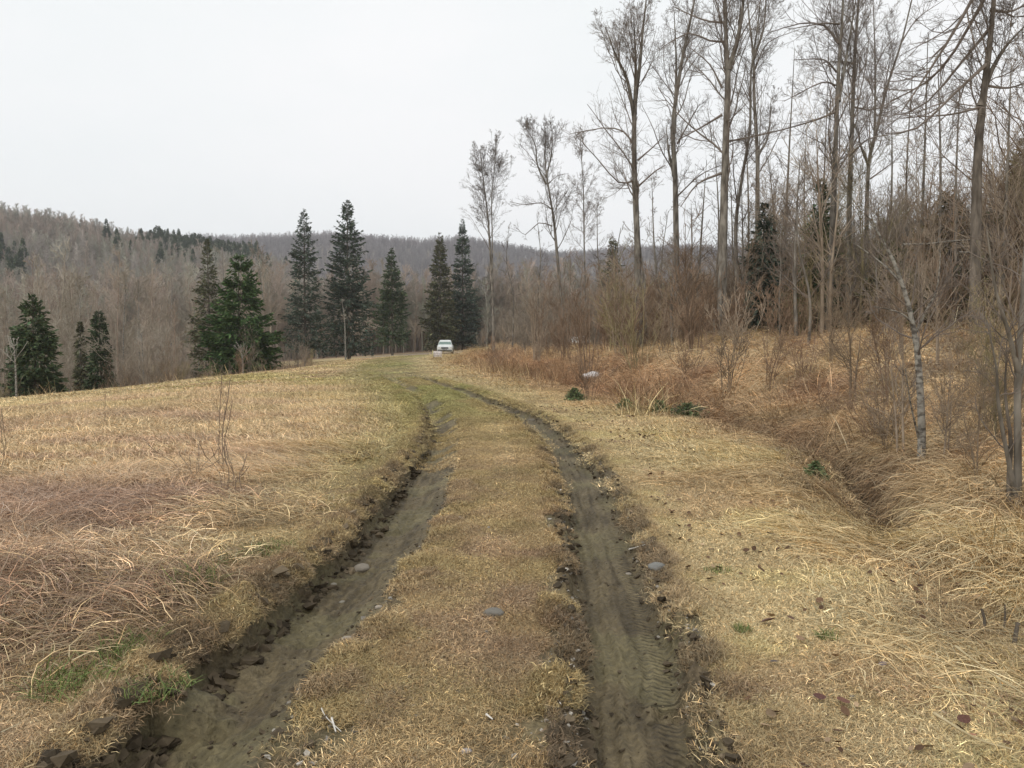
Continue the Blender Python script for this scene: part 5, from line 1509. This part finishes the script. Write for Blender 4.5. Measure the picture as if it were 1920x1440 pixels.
# dark broken stubs
for k, (px, py, h, lab) in enumerate([(1842, 1190, .14, 'first dark broken stalk stub from the ruts'), (1880, 1190, .15, 'slim dark stub, middle of three'), (1900, 1215, .13, 'stout dark stub nearest the tall straw')]):
    p = ground_at(px, py)
    r = (.009, .006, .013)[k]
    c, rr = stem([p - np.array([0, 0, .05]), p + np.array([.01, 0, h * .5]), p + np.array([-.01 + .015 * k, 0, h])], r, r * .7, 6)
    V, Fq = tubes([(c[None] - p, rr[None], 7)])
    o = link('broken_stub', np_mesh('broken_stub', V, Fq, M_BARKD, True)); o.location = p
    tag(o, lab, 'stub', 'dark broken stubs in the grass')
# green tufts
M_GREEN = blade_mat('green_blade', instanced=False)
for k, (px, py, rad, h, lab) in enumerate([(365, 1110, .11, .13, 'tallest fresh green grass tuft in the hay'), (145, 1292, .15, .10, 'broad fresh green tuft at the edge of the flattened hay'), (245, 1225, .12, .08, 'smaller green tuft between two larger ones'), (390, 1060, .16, .06, 'low green patch above the tallest tuft'),
                                          (1392, 1190, .06, .06, 'small green sprig beside the brown curled leaf'), (1550, 1205, .06, .06, 'green sprig in pale straw'), (500, 1035, .16, .05, 'faint green patch up the rut side'), (1345, 1075, .10, .04, 'green patch beyond the light grey stone'), (290, 1330, .12, .05, 'low green patch by the brown turf near the rut'), (1840, 1060, .10, .14, 'green tuft below the mottled young tree')]):
    p = ground_at(px, py)
    me = blades('green_tuft', 260 if px < 700 else 70, rad * (1.35 if px < 700 else .9), h * .6, h * (1.9 if px < 700 else 1.3), .0045, .95, .35, 1.1, seed=700 + k, cvar=.25, segs=3, mat=M_GREEN)
    c = np.empty(len(me.vertices) * 4, dtype=np.float32)
    me.attributes['bc'].data.foreach_get('color', c)
    c = c.reshape(-1, 4); c[:, :3] *= np.array([0.135, 0.17, 0.055]); me.attributes['bc'].data.foreach_set('color', c.ravel())
    o = link('grass_tuft', me); o.location = p + np.array([0, 0, .012])
    tag(o, lab, 'grass', 'fresh green tufts in the dead grass')

# ------------------------------------------------------------------ thin damp air over the valley
me = box((-1750, -120, -32), (1750, 1480, 190), 0)
hz = bpy.data.materials.new('haze')
hz.use_nodes = True
hn = hz.node_tree.nodes
hn.clear()
ho = hn.new('ShaderNodeOutputMaterial')
hv = hn.new('ShaderNodeVolumePrincipled')
hv.inputs['Color'].default_value = (0.86, 0.88, 0.94, 1)
hv.inputs['Density'].default_value = 0.00034
hv.inputs['Anisotropy'].default_value = 0.2
hz.node_tree.links.new(hv.outputs[0], ho.inputs['Volume'])
o = link('haze', me, None, hz)
tag(o, 'thin pale haze filling the valley air', 'haze', kind='stuff')
SC.cycles.volume_bounces = 2

# fallen pale wood glimpsed in the trees
def log(pix, Y, w, lab, name='fallen_log'):
    pts = [P(px, py, Y + .4 * i) for i, (px, py) in enumerate(pix)]
    c, r = stem(pts, w, w * .6, 10)
    V, Fq = tubes([(c[None] - c[0], r[None], 7)])
    o = link(name, np_mesh(name, V, Fq, M_BIRCH, True)); o.location = c[0]
    tag(o, lab, 'log')
log([(1440, 611), (1447, 617), (1458, 623)], 30, .11, 'short broken pale log leaning among the trunks above the bank')
log([(1692, 459), (1745, 457), (1800, 451), (1870, 450)], 21, .035, 'long pale dead pole hung level across the dark wood')
log([(1796, 473), (1836, 475)], 20, .035, 'short pale dead pole just under the long level one')
log([(1545, 640), (1580, 630), (1605, 628)], 25, .05, 'pale fallen branch at the foot of the close tree pair')
